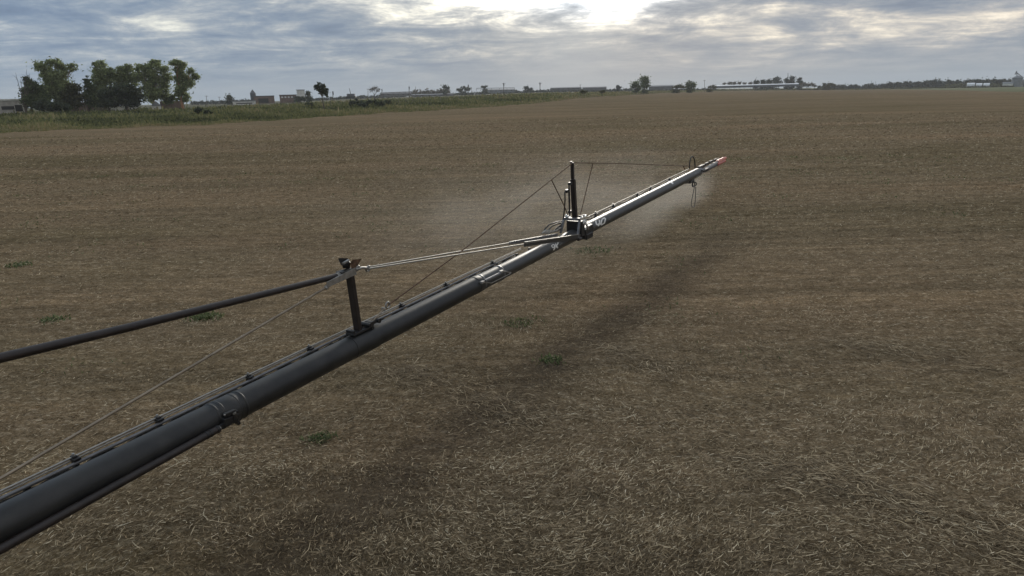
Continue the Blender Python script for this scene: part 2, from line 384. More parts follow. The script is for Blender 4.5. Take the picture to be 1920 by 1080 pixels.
    o = np_mesh('straw_litter', V.reshape(-1, 3), Q, M['straw'], attr=np.repeat(tone, 6))
    setp(o, 'dry chopped straw and stalks lying over the field soil', 'straw', kind='stuff')
litter()

# green weed tufts in the stubble
M['tuft'] = tone_mat('fresh_weed', [(0, (.06, .085, .032)), (.5, (.105, .14, .055)), (1, (.19, .21, .10))], .6, .3)
def tuft(px, py, rad, n, hgt, label):
    c = gp(px, py); c.z = gz(c.x, c.y)
    rr = rad * np.sqrt(rng.random(n)) * np.where(rng.random(n) < .25, 1.5, .8); t = rng.uniform(0, 6.28, n)
    x = rr * np.cos(t); y = rr * np.sin(t) * .8; h = hgt * rng.uniform(.35, 1, n); a = rng.uniform(0, 6.28, n); ln = rng.uniform(.2, .9, n)
    w = rng.uniform(.005, .011, n) * (1 + c.length / 25)
    V = np.zeros((n, 6, 3)); 
    for j, s in enumerate((0, .55, 1)):
        ox = np.cos(a) * ln * h * s ** 1.6; oy = np.sin(a) * ln * h * s ** 1.6; ww = w * (1, .9, .25)[j]
        V[:, 2 * j] = np.stack([x + ox - np.sin(a) * ww, y + oy + np.cos(a) * ww, h * s * .8], 1)
        V[:, 2 * j + 1] = np.stack([x + ox + np.sin(a) * ww, y + oy - np.cos(a) * ww, h * s * .8], 1)
    b = np.arange(n)[:, None] * 6
    o = np_mesh('weed_tuft', V.reshape(-1, 3), np.concatenate([b + [0, 1, 3, 2], b + [2, 3, 5, 4]], 1).reshape(-1, 4), M['tuft'], attr=np.repeat(rng.random(n), 6))
    o.location = c; setp(o, label, 'weed', 'green weed tufts in the stubble')
tuft(382, 596, .26, 480, .11, 'bright green weed tuft just under the dark hydraulic pipe at left')
tuft(97, 600, .25, 160, .08, 'faint green weed tuft above the dark pipe near the left edge')
tuft(35, 497, .40, 120, .10, 'small sparse weed tuft at the far left edge of the field')
tuft(600, 824, .17, 240, .07, 'low green weed tuft on the stubble below the near boom section')
tuft(972, 606, .36, 200, .06, 'wide faint weed tuft below the joint sleeve of the boom')
tuft(1033, 676, .22, 150, .08, 'dark green weed tuft on the dark band right of the boom')
tuft(1112, 470, .6, 190, .07, 'broad green weed patch under the boom hinge with painted letters')

def seedlings():
    n = 2600; cl = rng.uniform(-1, 1, (150, 2)) * [26, 16] + [0, 24]; w = rng.integers(0, 150, n); p = cl[w] + rng.normal(0, .35, (n, 2)); h = rng.uniform(.02, .06, n); a = rng.uniform(0, 6.28, n); s_ = rng.uniform(.006, .014, n) * np.maximum(1, np.hypot(p[:, 0], p[:, 1]) / 14)
    ex = np.cos(a) * s_; ey = np.sin(a) * s_; lx = rng.normal(0, .03, (2, n))
    V = np.stack([np.stack([p[:, 0] - ex, p[:, 1] - ey, h * 0], 1), np.stack([p[:, 0] + ex, p[:, 1] + ey, h * 0], 1), np.stack([p[:, 0] + ex * .4 + lx[0], p[:, 1] + ey * .4 + lx[1], h], 1), np.stack([p[:, 0] - ex * .4 + lx[0], p[:, 1] - ey * .4 + lx[1], h], 1)], 1)
    setp(np_mesh('weed_seedlings', V.reshape(-1, 3), np.arange(n * 4).reshape(-1, 4), M['tuft'], attr=np.repeat(rng.random(n), 4)), 'tiny green seedlings sprinkled through the stubble', 'seedlings', kind='stuff')
seedlings()

# ------------------------------------------------------------------ boom materials
M['carbon'] = mat('black_carbon_tube', (.011, .0115, .012), .48, 0, .25, 5, coat=.0, spec=.55, rvar=.14, c2=(.021, .0205, .0195))
M['carbon_far'] = mat('dark_painted_tube', (.021, .0215, .021), .45, .2, .2, 4, spec=.6, rvar=.05); M['carbon_far'].node_tree.nodes['Principled BSDF'].inputs['IOR'].default_value = 1.8
M['tube_out'] = mat('satin_grey_tube', (.028, .029, .028), .46, .3, .2, 4, spec=.6, rvar=.04); M['tube_out'].node_tree.nodes['Principled BSDF'].inputs['IOR'].default_value = 1.75
M['black'] = mat('black_steel', (.012, .011, .011), .5, .0, .3, 12, rvar=.12)
M['brownblack'] = mat('brown_black_steel', (.022, .016, .014), .45, .1, .3, 12, rvar=.1)
M['steel'] = mat('stainless_steel', (.36, .345, .315), .52, 1, .12, 20, rvar=.1)
M['zinc'] = mat('zinc_plate', (.34, .33, .31), .42, .7, .25, 14, rvar=.12)
M['tanrod'] = mat('brass_tinted_rod', (.26, .215, .16), .42, .6, .2, 8)
M['rust'] = mat('rusty_bracket', (.10, .055, .03), .7, .2, .5, 20)
M['rubber'] = mat('rubber_hose', (.011, .011, .011), .5, 0, .3, 30, rvar=.1)
M['grey'] = mat('grey_steel', (.17, .17, .175), .4, .45, .2, 12, rvar=.1)
M['white'] = mat('white_paint', (.74, .74, .71), .5, 0, .1, 30)
M['faint'] = mat('worn_white_paint', (.16, .16, .155), .5, 0, .2, 40)
M['red'] = mat('red_end_cap', (.42, .075, .055), .35, 0, .25, 8)
M['redpale'] = mat('pale_red_plastic', (.60, .17, .11), .35, 0, .2, 8)

boom = empty('sprayer_boom', (B0.x, B0.y, 0), math.atan2(dB.y, dB.x), label='long black sprayer boom over the stubble field with masts, cables and a red tip', cat='sprayer boom')
RB = .133
def cyl(name, s0, s1, r0, r1, m, parent=boom, n=56, rim=0, nseg=1):
    q = MB(); pts = []; rs = []
    k = max(2, int((s1 - s0) / 1.0))
    for i in range(k + 1):
        t = i / k; pts.append((s0 + (s1 - s0) * t, 0, ZB)); rs.append(r0 + (r1 - r0) * t)
    q.tube(pts, rs, n); return q.build(name, m, parent, True)
sJ = S_(896); sH = S_(1062); sO = S_(1097); sE = S_(1308)
inner = cyl('inner_tube', S_(-420), sJ, RB * 1.03, RB * 1.0, M['carbon'])
inner['label'] = 'thick matt black inner tube of the boom'
mid = cyl('middle_tube', sJ + .002, sH + .35, RB * .93, RB * .93, M['carbon_far']); mid['label'] = 'dark grey middle tube with painted letters'
outer = cyl('outer_tube', sO, sE, RB * .96, RB * 1.10, M['tube_out']); outer['label'] = 'slimmer outer tube beyond the hinge with a bright top edge'
# wide collar at the near joint
q = MB(); q.tube([(sJ - .12, 0, ZB), (sJ - .02, 0, ZB), (sJ, 0, ZB)], [RB * 1.035, RB * 1.035, RB * 1.0], 56); q.build('end_collar', M['carbon'], inner, True)
# sleeve with two clamp bands and latch
slv = empty('joint_sleeve', (0, 0, 0)); slv.parent = boom
q = MB(); q.tube([(sJ + .01, 0, ZB), (S_(932), 0, ZB)], [RB * .965, RB * .945], 56); sl = q.build('sleeve', M['carbon_far'], boom, True)
col.objects.unlink(slv); bpy.data.objects.remove(slv)
for xx in (899, 934):
    s = S_(xx); q = MB(); q.tube([(s - .02, 0, ZB), (s - .012, 0, ZB), (s + .012, 0, ZB), (s + .02, 0, ZB)], [RB * .96, RB * 1.005, RB * 1.005, RB * .96], 56); q.build('clamp_band', M['grey'], sl, True)
af = -.135
q = MB(); q.tube([P(909, 527, af), P(937, 513, af)], .026, 16); q.build('latch_cylinder', M['grey'], sl, True)
q = MB(); q.tube([P(903, 530, af), P(912, 530, af), P(921, 531, af - .02), P(956, 513.5, af - .02), P(959, 511, af - .01), P(950, 510, af), P(941, 508, af)], .008, 8); q.build('latch_handle', M['steel'], sl, True)
q = MB()
for xx, yy in ((904, 529), (940, 509)): q.box(P(xx, yy, af), (.09, .05, .035)); q.tube([P(xx, yy, af) + Vector((0, -.03, 0)), P(xx, yy, af) + Vector((0, .03, 0))], .016, 8)
q.build('latch_lug', M['zinc'], sl, bevel=.004)
q = MB(); q.bar(P(905, 538, -.1), P(944, 519, -.1), .05, .06, w2=.03, h2=.02); q.build('latch_plate', M['carbon_far'], sl, bevel=.006)

# near rotary joint (collar with bolt lug) and the slim tube below
s0 = S_(398); s1 = S_(447)
cl = MB(); cl.tube([(s0 + .04, 0, ZB), (s0 + .05, 0, ZB), (s1 - .05, 0, ZB), (s1 - .04, 0, ZB)], [RB * 1.03, RB * 1.06, RB * 1.06, RB * 1.03], 56); cl = cl.build('clamp_sleeve', M['carbon'], boom, True)
for s in (s0, s0 + .06, s1 - .07, s1):
    q = MB(); q.tube([(s - .012, 0, ZB), (s - .006, 0, ZB), (s + .006, 0, ZB), (s + .012, 0, ZB)], [RB * 1.03, RB * 1.075, RB * 1.075, RB * 1.03], 56); q.build('sleeve_ring', M['carbon'], cl, True)
cyc = -.165
q = MB(); q.bar(P(418, 793, cyc), P(446, 781, cyc), .05, .075); q.bar(P(420, 779, cyc), P(440, 770, cyc), .04, .035); q.box(P(434, 781, -.14), (.12, .06, .09)); q.bar(P(440, 784, cyc), P(447, 795, cyc), .05, .03)
q.build('bolt_lug', M['black'], cl, bevel=.006)
q = MB(); c = P(437, 779, cyc); q.tube([c + Vector((0, -.02, -.03)), c + Vector((0, -.02, .022))], .024, 6); q.build('bolt', M['black'], cl)
q = MB(); q.tube([c + Vector((0, -.02, .023)), c + Vector((0, -.02, .036))], .018, 6); q.tube([P(421, 779, cyc - .03), P(421, 777, cyc - .03)], .009, 6); q.build('bolt_head', M['zinc'], cl)
pA = P(-200, 1141, cyc); pB = P(410, 803.5, cyc)
q = MB(); q.tube([pA, pA.lerp(pB, .5), pB], [.034, .034, .034], 24); lt = q.build('lower_tube', M['brownblack'], boom, True); lt['label'] = 'slim dark tube running below the near boom section'
q = MB(); dv = (pB - pA).normalized()
for k in (-.02, -.09, -.13): q.tube([pB + dv * (k - .008), pB + dv * (k + .008)], .038, 24)
q.build('tube_ring', M['black'], lt, True)
q = MB(); q.tube([pB + dv * .0, pB + dv * .012], .024, 16); q.build('end_plug', M['zinc'], lt, True)
q = MB(); q.bar(P(412, 802, cyc), P(424, 793, cyc), .03, .04); q.build('tube_lug', M['black'], lt)

# spray lines along the back of the boom
def off(y0, a):                                      # height of a line that passes x = 0 at y0
    return P(0, y0, a).z
def run(name, y0, a, xa, xb, r, m, n=10, parent=boom):
    z = off(y0, a); sa = S_(xa, 0); sb = S_(xb, 0); k = max(2, int(sb - sa))
    pts = [(sa + (sb - sa) * i / k, a, z + .0035 * math.sin(i * 1.7 + y0)) for i in range(k + 1)]
    return MB().tube(pts, r, n).build(name, m, parent, True)
run('spray_line', 920.5, .25, -300, 1000, .0088, M['steel'])
run('spray_line', 926, .25, -300, 1000, .0072, M['steel'])
run('feed_pipe', 936.5, .21, -300, 985, .0155, M['grey'])
hz_ = off(944, .21)
pts = []; sa = S_(-300); sb = S_(985); k = 160
for i in range(k + 1): pts.append((sa + (sb - sa) * i / k, .205 + .012 * math.sin(i * 1.1), hz_ + .006 * math.sin(i * .9) + .004 * math.sin(i * 2.3)))
MB().tube(pts, .011, 8).build('nozzle_hose', M['rubber'], boom, True)
# outer section lines
zo = P(1206, 357.5, .23).z
q = MB(); q.tube([(P(1101, 407, .23).x, .23, P(1101, 407, .23).z), (P(1206, 357.5, .23).x, .23, zo), (P(1293, 316, .23).x, .23, P(1293, 316, .23).z)], .0125, 10); q.build('spray_line', M['steel'], boom, True)
q = MB(); pts = [(S_(1100) + (S_(1300) - S_(1100)) * i / 60, .20, zo - .05 + .012 * math.sin(i * .9)) for i in range(61)]; q.tube(pts, .013, 8); q.build('nozzle_hose', M['rubber'], boom, True)
# clamps
zt = off(920.5, .25)
def clamp(s, za, a=.13, k=1.0):
    q = MB(); q.bar((s, .08, ZB + .03), (s, a + .01, ZB + .03), .04, .03); q.bar((s, a + .01, ZB + .02), (s, a + .01, za + .012 * k), .05, .035, up=(1, 0, 0)); q.box((s, a - .005, za - .012), (.055 * k, .075, .02)); c = q.build('line_clamp', M['black'], boom, bevel=.003)
    q = MB(); q.tube([(s, a + .01, za + .01 * k), (s, a + .01, za + .03 * k)], .011 * k, 6); q.build('clamp_bolt', M['zinc'], c)
for xx in (5, 178, 333, 500, 612, 780, 862, 947): clamp(S_(xx), zt, .235)
for xx in (1101, 1134, 1166, 1210, 1234, 1268): clamp(S_(xx), zo - .004 if xx > 1120 else zo, .22, 1.3)
# nozzle bodies hanging behind the tube every half metre
zz = off(944, .21)
s = S_(-250)
while s < S_(1300):
    if not (sJ + 3.2 < s < sO + .1):
        q = MB(); h = zz if s < sH else zo - .13
        q.box((s, .225, h + .005), (.045, .035, .03)); q.tube([(s, .235, h), (s, .235, h - .07), (s, .235, h - .13)], [.016, .02, .012], 8); q.build('spray_nozzle', M['black'], boom)
    s += .5

# ---- near mast with cradle
m1 = MB().bar(P(672, 622), P(655.5, 512), .085, .06, up=(1, 0, 0)).build('mast_post', M['brownblack'], boom, bevel=.006); m1['label'] = 'short brown-black flat post carrying the pipe cradle'
q = MB(); q.tube([(P(655, 650).x, 0, ZB), (P(700, 635).x, 0, ZB)], RB * 1.05, 56)
q.build('post_clamp', M['carbon'], boom, True)
q = MB(); pb = P(672, 620)
q.box((pb.x, 0, ZB + RB + .03), (.30, .13, .03)); q.box((pb.x - .13, 0, ZB + RB + .05), (.03, .12, .06)); q.box((pb.x + .18, -.02, ZB + RB + .045), (.05, .10, .10)); q.tube([(pb.x + .12, -.09, ZB + RB + .07), (pb.x + .12, .09, ZB + RB + .07)], .028, 12)
q.tube([(pb.x + .34, -.05, ZB + RB + .05), (pb.x + .34, .05, ZB + RB + .05)], .03, 10)
q.bar((pb.x + .12, 0, ZB + RB + .03), (pb.x + .36, 0, ZB + RB + .06), .05, .04)
q.build('post_foot', M['black'], boom, bevel=.006)
q = MB()                                             # cradle
q.bar(P(667, 508, -.05), P(613, 534, -.05), .012, .085, w2=.012, h2=.062); q.build('bracket_plate', M['zinc'], boom, bevel=.002)
q = MB(); q.bar(P(663, 506, .05), P(626, 519, .05), .012, .07); q.bar(P(636, 514, 0), P(662, 506, 0), .1, .05); q.build('bracket_back', M['black'], boom, bevel=.003)
q = MB(); q.add([P(634, 484, .05), P(652, 484, .05), P(657, 493, .05), P(656, 503, .05), P(643, 503, .05), P(641, 495, .05)] + [P(634, 484, .02) , P(652, 484, .02), P(657, 493, .02), P(656, 503, .02), P(643, 503, .02), P(641, 495, .02)],
              [(0, 1, 2, 3, 4, 5), (11, 10, 9, 8, 7, 6)] + [(i, (i + 6), (i + 1) % 6 + 6, (i + 1) % 6) for i in range(6)])
q.tube([P(636, 485, .06), P(641, 496, .03), P(650, 497, -.02), P(656, 491, -.05)], .012, 8)
q.build('cradle_horn', M['black'], boom)
q = MB(); q.bar(P(643, 494, -.02), P(654, 488, -.02), .03, .02); q.build('horn_face', M['zinc'], boom)
q = MB(); pv = [(659, 503), (656, 494), (661, 487), (678, 485), (674, 492), (667, 504)]
q.add([P(a, b, -.05) for a, b in pv] + [P(a, b, .0) for a, b in pv], [(5, 4, 3, 2, 1, 0), (6, 7, 8, 9, 10, 11)] + [(i, (i + 1) % 6, (i + 1) % 6 + 6, i + 6) for i in range(6)])
q.build('cradle_horn', M['rust'], boom)
# top pipe and rod to the left
q = MB(); q.tube([P(-260, 729), P(0, 671.5), P(250, 612), P(634, 517)], [.035, .035, .034, .033], 24); tp = q.build('top_pipe', M['brownblack'], boom, True); tp['label'] = 'dark round pipe leading left from the near mast'
q = MB(); q.tube([P(630, 518), P(637, 516)], .036, 16); q.build('pipe_end', M['steel'], tp, True)
q = MB(); q.tube([P(-60, 930, .0), P(0, 898, .0), P(612, 539, -.03)], .0115, 12); q.build('brace_rod', M['tanrod'], boom, True)
q = MB(); q.tube([P(610, 541, -.03), P(618, 533, -.03)], .022, 10); q.build('rod_end', M['zinc'], boom, True)
# twin tie rods to the hinge
q = MB(); q.tube([P(690, 501, .05), P(958, 455, .05)], .0105, 10); q.build('tie_rod', M['steel'], boom, True)
q = MB(); q.tube([P(690, 504, -.05), P(985, 457.5, -.13)], .0105, 10); q.build('tie_rod', M['steel'], boom, True)
q = MB(); q.bar(P(955, 456, .06), P(1045, 440, .12), .02, .055); q.build('link_bar', M['grey'], boom, bevel=.003)
q = MB(); q.bar(P(983, 458, -.14), P(1088, 443, -.18), .02, .085); q.build('link_bar', M['carbon_far'], boom, bevel=.003)
q = MB(); q.bar(P(985, 455.8, -.14), P(1084, 439.5, -.18), .026, .014); q.build('bar_edge', M['zinc'], boom)
q = MB(); q.tube([P(666, 505, -.05), P(679, 502, -.05), P(692, 503, -.03)], .018, 10); q.ring(P(690, 504, -.03), .034, .012, (0, 1, .3), 16, 6); q.ring(P(671, 503, -.05), .028, .010, (0, 1, .3), 16, 6); q.build('clevis', M['zinc'], boom, True)
# stay cable to the far mast
q = MB(); q.tube([P(690, 612), P(708, 592), P(722, 577)], .0095, 10); q.tube([P(681, 614), P(700, 596)], .007, 8); q.build('stay_rod', M['tanrod'], boom, True)
q = MB(); q.ring(P(727, 572), .038, .011, (0, 1, 0), 18, 8); q.ring(P(719, 580), .022, .008, (1, .2, 0), 14, 6); q.build('shackle', M['zinc'], boom, True)
q = MB(); q.tube([P(728, 572), P(860, 475), P(1072, 307)], .0085, 8); q.build('stay_cable', M['rust'], boom, True)

# ---- far mast and hinge
m2 = MB().bar(P(1078, 409), P(1074, 336), .09, .09, up=(1, 0, 0)).build('mast_post', M['brownblack'], boom, bevel=.006); m2['label'] = 'tall telescopic black mast above the hinge'
MB().bar(P(1074, 338), P(1073, 305), .062, .055, up=(1, 0, 0)).build('mast_top', M['brownblack'], m2, bevel=.005)
q = MB(); q.tube([P(1071, 305), P(1071, 302.5)], .03, 8); q.build('mast_cap', M['brownblack'], m2)
q = MB(); q.tube([P(1068, 405, -.02), P(1067, 347, -.02)], .016, 10); q.tube([P(1067.5, 380, -.02), P(1067, 352, -.02)], .019, 10); q.box(P(1069, 344, -.02), (.12, .05, .05)); q.box(P(1069, 397, -.02), (.1, .05, .05)); q.box(P(1063.5, 358, -.02), (.13, .05, .06)); q.build('lift_cylinder', M['black'], m2)
q = MB(); q.tube([P(1056, 412, .05), P(1058, 395, .04), P(1059.5, 375, 0), P(1059, 361, -.02), P(1061, 357, -.02)], .014, 8); q.build('hydraulic_hose', M['rubber'], m2, True)
# cables
q = MB(); q.tube([P(1074, 305), P(1160, 306.5), P(1290, 311.5), P(1312, 312)], .010, 6); q.build('stay_cable', M['rust'], boom, True)
q = MB(); q.tube([P(1034.5, 338), P(1058, 386), P(1065, 404)], .010, 6); q.build('dropper_cable', M['rust'], boom, True)
q = MB(); q.tube([P(1111.5, 306.5), P(1088, 404)], .010, 6); q.build('dropper_cable', M['rust'], boom, True)
q = MB(); q.tube([P(1281, 311.5), P(1284, 317)], .016, 6); q.build('dropper_cable', M['rust'], boom, True)
# hinge frame
hf = MB(); hf.bar(P(1087, 411, -.17), P(1083, 446, -.17), .045, .05, up=(1, 0, 0)); hf.bar(P(1057.5, 410, .17), P(1051, 437, .17), .045, .045, up=(1, 0, 0)); hf.bar(P(1056, 410, .19), P(1088, 411.5, -.19), .05, .055)
hf = hf.build('hinge_frame', M['grey'], boom, bevel=.006); hf['label'] = 'grey steel frame around the boom hinge under the far mast'
q = MB()
q.box((P(1076, 424).x + .10, .0, ZB + .13), (.18, .34, .32)); q.build('hinge_block', M['black'], boom, bevel=.01)
q = MB(); sx0 = S_(1086); sx1 = S_(1101)
q.box(((sx0 + sx1) / 2, -.02, ZB - .02), (sx1 - sx0, .25, .26)); q.box(((sx0 + sx1) / 2 - .02, -.14, ZB - .10), ((sx1 - sx0) * .8, .06, .12)); q.build('hinge_block', M['black'], boom, bevel=.02)
q = MB(); q.tube([P(1084, 449, -.18), P(1089, 447, -.18)], .035, 10); q.build('hinge_pin', M['brownblack'], boom)
q = MB(); q.tube([P(1097, 410, -.10), P(1099, 420, -.15), P(1103, 430, -.15)], .022, 8); q.build('knuckle_ring', M['zinc'], boom, True)
cw = MB()
for xx, yy, a, dx in ((1063, 405, .12, .16), (1067, 407, .12, .08), (1090, 407, -.10, .20), (1096, 405, -.08, .14)): cw.box(P(xx, yy, a), (dx, .07, .03), Matrix.Rotation(.4, 3, 'Z')); cw.tube([P(xx - 1, yy, a), P(xx - 1, yy - 3, a)], .02, 6)
cw.box(P(1094, 416, -.16), (.10, .04, .05), Matrix.Rotation(-.5, 3, 'Y')); cw.box(P(1098, 418, -.16), (.05, .04, .08)); cw.tube([P(1098, 429, -.17), P(1098, 429, -.13)], .02, 8)
cw.build('hinge_casting', M['white'], hf, bevel=.006)
q = MB(); q.bar(P(1086, 405.5, -.1), P(1100, 403.5, -.05), .03, .03); q.build('hinge_arm', M['black'], hf)
for pts in (((1056, 415), (1044, 416), (1030, 421), (1022, 429), (1020, 434)), ((1056, 418), (1046, 419), (1035, 424), (1028, 431)), ((1055, 421), (1048, 424), (1041, 431)), ((1054, 424), (1050, 428), (1046, 433)), ((1057, 411), (1053, 420), (1049, 428))):
    q = MB(); q.tube([P(a, b, .2) for a, b in pts], .014, 8); q.build('hydraulic_hose', M['rubber'], boom, True)
for a, b, c_, d in ((1016, 438, 1024, 432), (1022, 439, 1029, 432), (1027, 439, 1034, 433), (1033, 436, 1040, 433), (1040, 434, 1046, 431), (1045, 431, 1051, 427)):
    q = MB(); p0 = P(a, b, .18); p1 = P(c_, d, .18); q.tube([p0, p0.lerp(p1, .3), p0.lerp(p1, .31), p1], [.014, .014, .022, .022], 8); q.build('hose_fitting', M['steel'], boom, True)
q = MB(); sg = S_(1038); q.tube([(sg - .012, 0, ZB), (sg + .012, 0, ZB)], RB * .945, 56); q.build('tube_seam', M['black'], mid, True)

# ---- painted marks, projected on the tube skin as thin flat paint
def cylhit(x, y, Rr):
    w = ray(x, y); o = CAM - B0; A = Vector((w.dot(nB), w.z)); O = Vector((o.dot(nB), CH - ZB))
    a = A.dot(A); b = 2 * A.dot(O); c = O.dot(O) - Rr * Rr; D = b * b - 4 * a * c
    if D < 0: D = 0
    k = (-b - math.sqrt(D)) / (2 * a); q = CAM + w * k; return Vector(((q - B0).dot(dB), (q - B0).dot(nB), q.z))
def stroke(q, pts, w, Rr):
    fine = []
    for a, b in zip(pts, pts[1:]):
        a = Vector(a); b = Vector(b); k = 4
        fine += [a.lerp(b, i / k) for i in range(k)]
    fine.append(Vector(pts[-1])); vs = []
    for i, p in enumerate(fine):
        t = (fine[min(i + 1, len(fine) - 1)] - fine[max(i - 1, 0)]).normalized(); nn = Vector((-t.y, t.x))
        for sgn in (-1, 1): c = p + nn * sgn * w * .62; vs.append(cylhit(c.x, c.y, Rr))
    q.add(vs, [(2 * i, 2 * i + 1, 2 * i + 3, 2 * i + 2) for i in range(len(fine) - 1)])
z1 = lambda l: [(1020 + a / 13.5, 400 + b / 13.5) for a, b in l]
z2 = lambda l: [(1240 + a / 14.77, 290 + b / 14.77) for a, b in l]
Rm = RB * .93 + .002; Ro = lambda x: RB * (.96 + .14 * (S_(x) - sO) / (sE - sO)) + .002
q = MB(); stroke(q, z1([(190, 815), (238, 788), (268, 800), (262, 850), (218, 868), (190, 815)]), 1.5, Rm); stroke(q, z1([(264, 800), (270, 880), (242, 935)]), 1.9, Rm)
q.build('painted_nine', M['white'], mid)
q = MB(); stroke(q, z1([(292, 762), (310, 872)]), 1.7, Rm + .001); stroke(q, z1([(368, 730), (322, 812), (348, 885)]), 1.9, Rm); q.build('painted_letter', M['white'], mid)
q = MB(); stroke(q, z1([(385, 808), (462, 750)]), .9, Rm); q.build('painted_dash', M['faint'], mid)
Rq = Ro(1120)
q = MB(); stroke(q, z1([(1308, 185), (1328, 278), (1352, 285), (1402, 258)]), 2.0, Rq); stroke(q, z1([(1402, 165), (1410, 262), (1368, 325)]), 2.0, Rq + .001); q.build('painted_four', M['white'], outer)
q = MB(); stroke(q, z1([(1462, 160), (1440, 295)]), 2.0, Rq + .001); stroke(q, z1([(1462, 150), (1530, 115), (1556, 135), (1532, 245), (1440, 298)]), 1.8, Rq); q.build('painted_letter', M['white'], outer)
q = MB(); stroke(q, z1([(1625, 125), (1685, 108)]), .8, Rq); stroke(q, z1([(1632, 160), (1692, 140)]), .8, Rq); q.build('painted_equals', M['faint'], outer)
Rr = Ro(1258); q = MB(); stroke(q, z2([(195, 748), (275, 750)]), 2.4, Rr); stroke(q, z2([(262, 745), (325, 805)]), 2.6, Rr + .001); q.build('white_tape', M['white'], outer)
Rr = Ro(1302); q = MB(); stroke(q, z2([(950, 565), (1060, 515)]), 5.2, Rr); q.build('sticker', mat('worn_label', (.62, .62, .59), .5, 0, .15, 60), outer)
q = MB(); stroke(q, z2([(1070, 500), (1150, 455)]), 5.0, Rr); q.build('sticker', mat('grey_label', (.20, .19, .185), .5, 0, .5, 90), outer)

# ---- breakaway tip
q = MB(); q.tube([(sE, 0, ZB), (S_(1312), 0, ZB + .01), (S_(1316), 0, ZB + .02)], [RB * 1.08, RB * 1.0, RB * .55], 40); q.build('tip_reducer', M['carbon_far'], boom, True)
q = MB(); pts = [(1313, 323), (1334, 310.5), (1345, 304.5)]; q.tube([P(a, b) for a, b in pts], [.075, .066, .064], 24); tb = q.build('tip_tube', M['steel'], boom, True); tb['label'] = 'thin bright steel tip tube'
q = MB(); q.tube([P(1322, 321, -.05), P(1344, 309, -.05)], .045, 16); q.build('tip_lower_bar', M['black'], tb, True)
pts = [(1344, 304.5), (1350, 301), (1357, 297.6), (1360.5, 296.2)]; q = MB(); q.tube([P(a, b) for a, b in pts], [.078, .080, .074, .05], 24); ec = q.build('end_cap', M['redpale'], boom, True); ec['label'] = 'red plastic end cap on the boom tip'
q = MB(); q.tube([P(1345, 308.5, -.06), P(1359, 301.5, -.06)], .055, 16); q.build('cap_band', M['red'], ec, True)
q = MB(); q.tube([P(1314, 312.5, .12), P(1330, 304.5, .12), P(1348, 296.5, .12)], .013, 6); q.build('tip_line', M['black'], tb, True)
for xx, yy in ((1318, 311), (1325, 307), (1333, 303.3), (1341, 300)):
    q = MB(); q.box(P(xx, yy, .11), (.5, .06, .09)); q.build('spray_nozzle', M['black'], boom)
q = MB(); q.box(P(1314, 313, .05), (.9, .10, .11)); q.box(P(1322, 319, -.10), (.9, .12, .09)); q.tube([P(1316, 320, -.15), P(1327, 320, -.1)], .03, 8); q.build('breakaway_hinge', M['black'], boom, bevel=.02)
# hose hoop above, loop below
q = MB(); pts = []
for i in range(25):
    t = math.pi * i / 24; pts.append(P(1298 - 5.2 * math.cos(t) * (1.0), 316 - 22.5 * math.sin(t) ** .8 + (0 if i < 12 else -.5 * (i - 12) / 12), .05))
q.tube(pts, .020, 8); q.build('hose_hoop', M['rubber'], boom, True)
q = MB(); q.tube([P(1286, 343), P(1296, 341.5), P(1299, 339)], .03, 8); q.ring(P(1300.5, 345.5, -.1), .085, .022, (.3, 1, 0), 18, 8); q.ring(P(1302.5, 345, -.05), .07, .016, (.8, .6, 0), 18, 8); q.build('hose_coil', M['rubber'], boom, True)
q = MB(); lp = [(1302.5, 348), (1300.5, 358), (1298, 370), (1296.2, 380), (1296.5, 386), (1299, 388.5), (1302, 387), (1303.5, 378), (1304.2, 362), (1304.6, 350)]
q.tube([P(a, b, -.06) for a, b in lp], .0125, 8); q.build('hanging_cord', M['rubber'], boom, True)
q = MB(); q.box(P(1295, 340), (.6, .14, .09)); q.build('coil_bracket', M['black'], boom, bevel=.02)

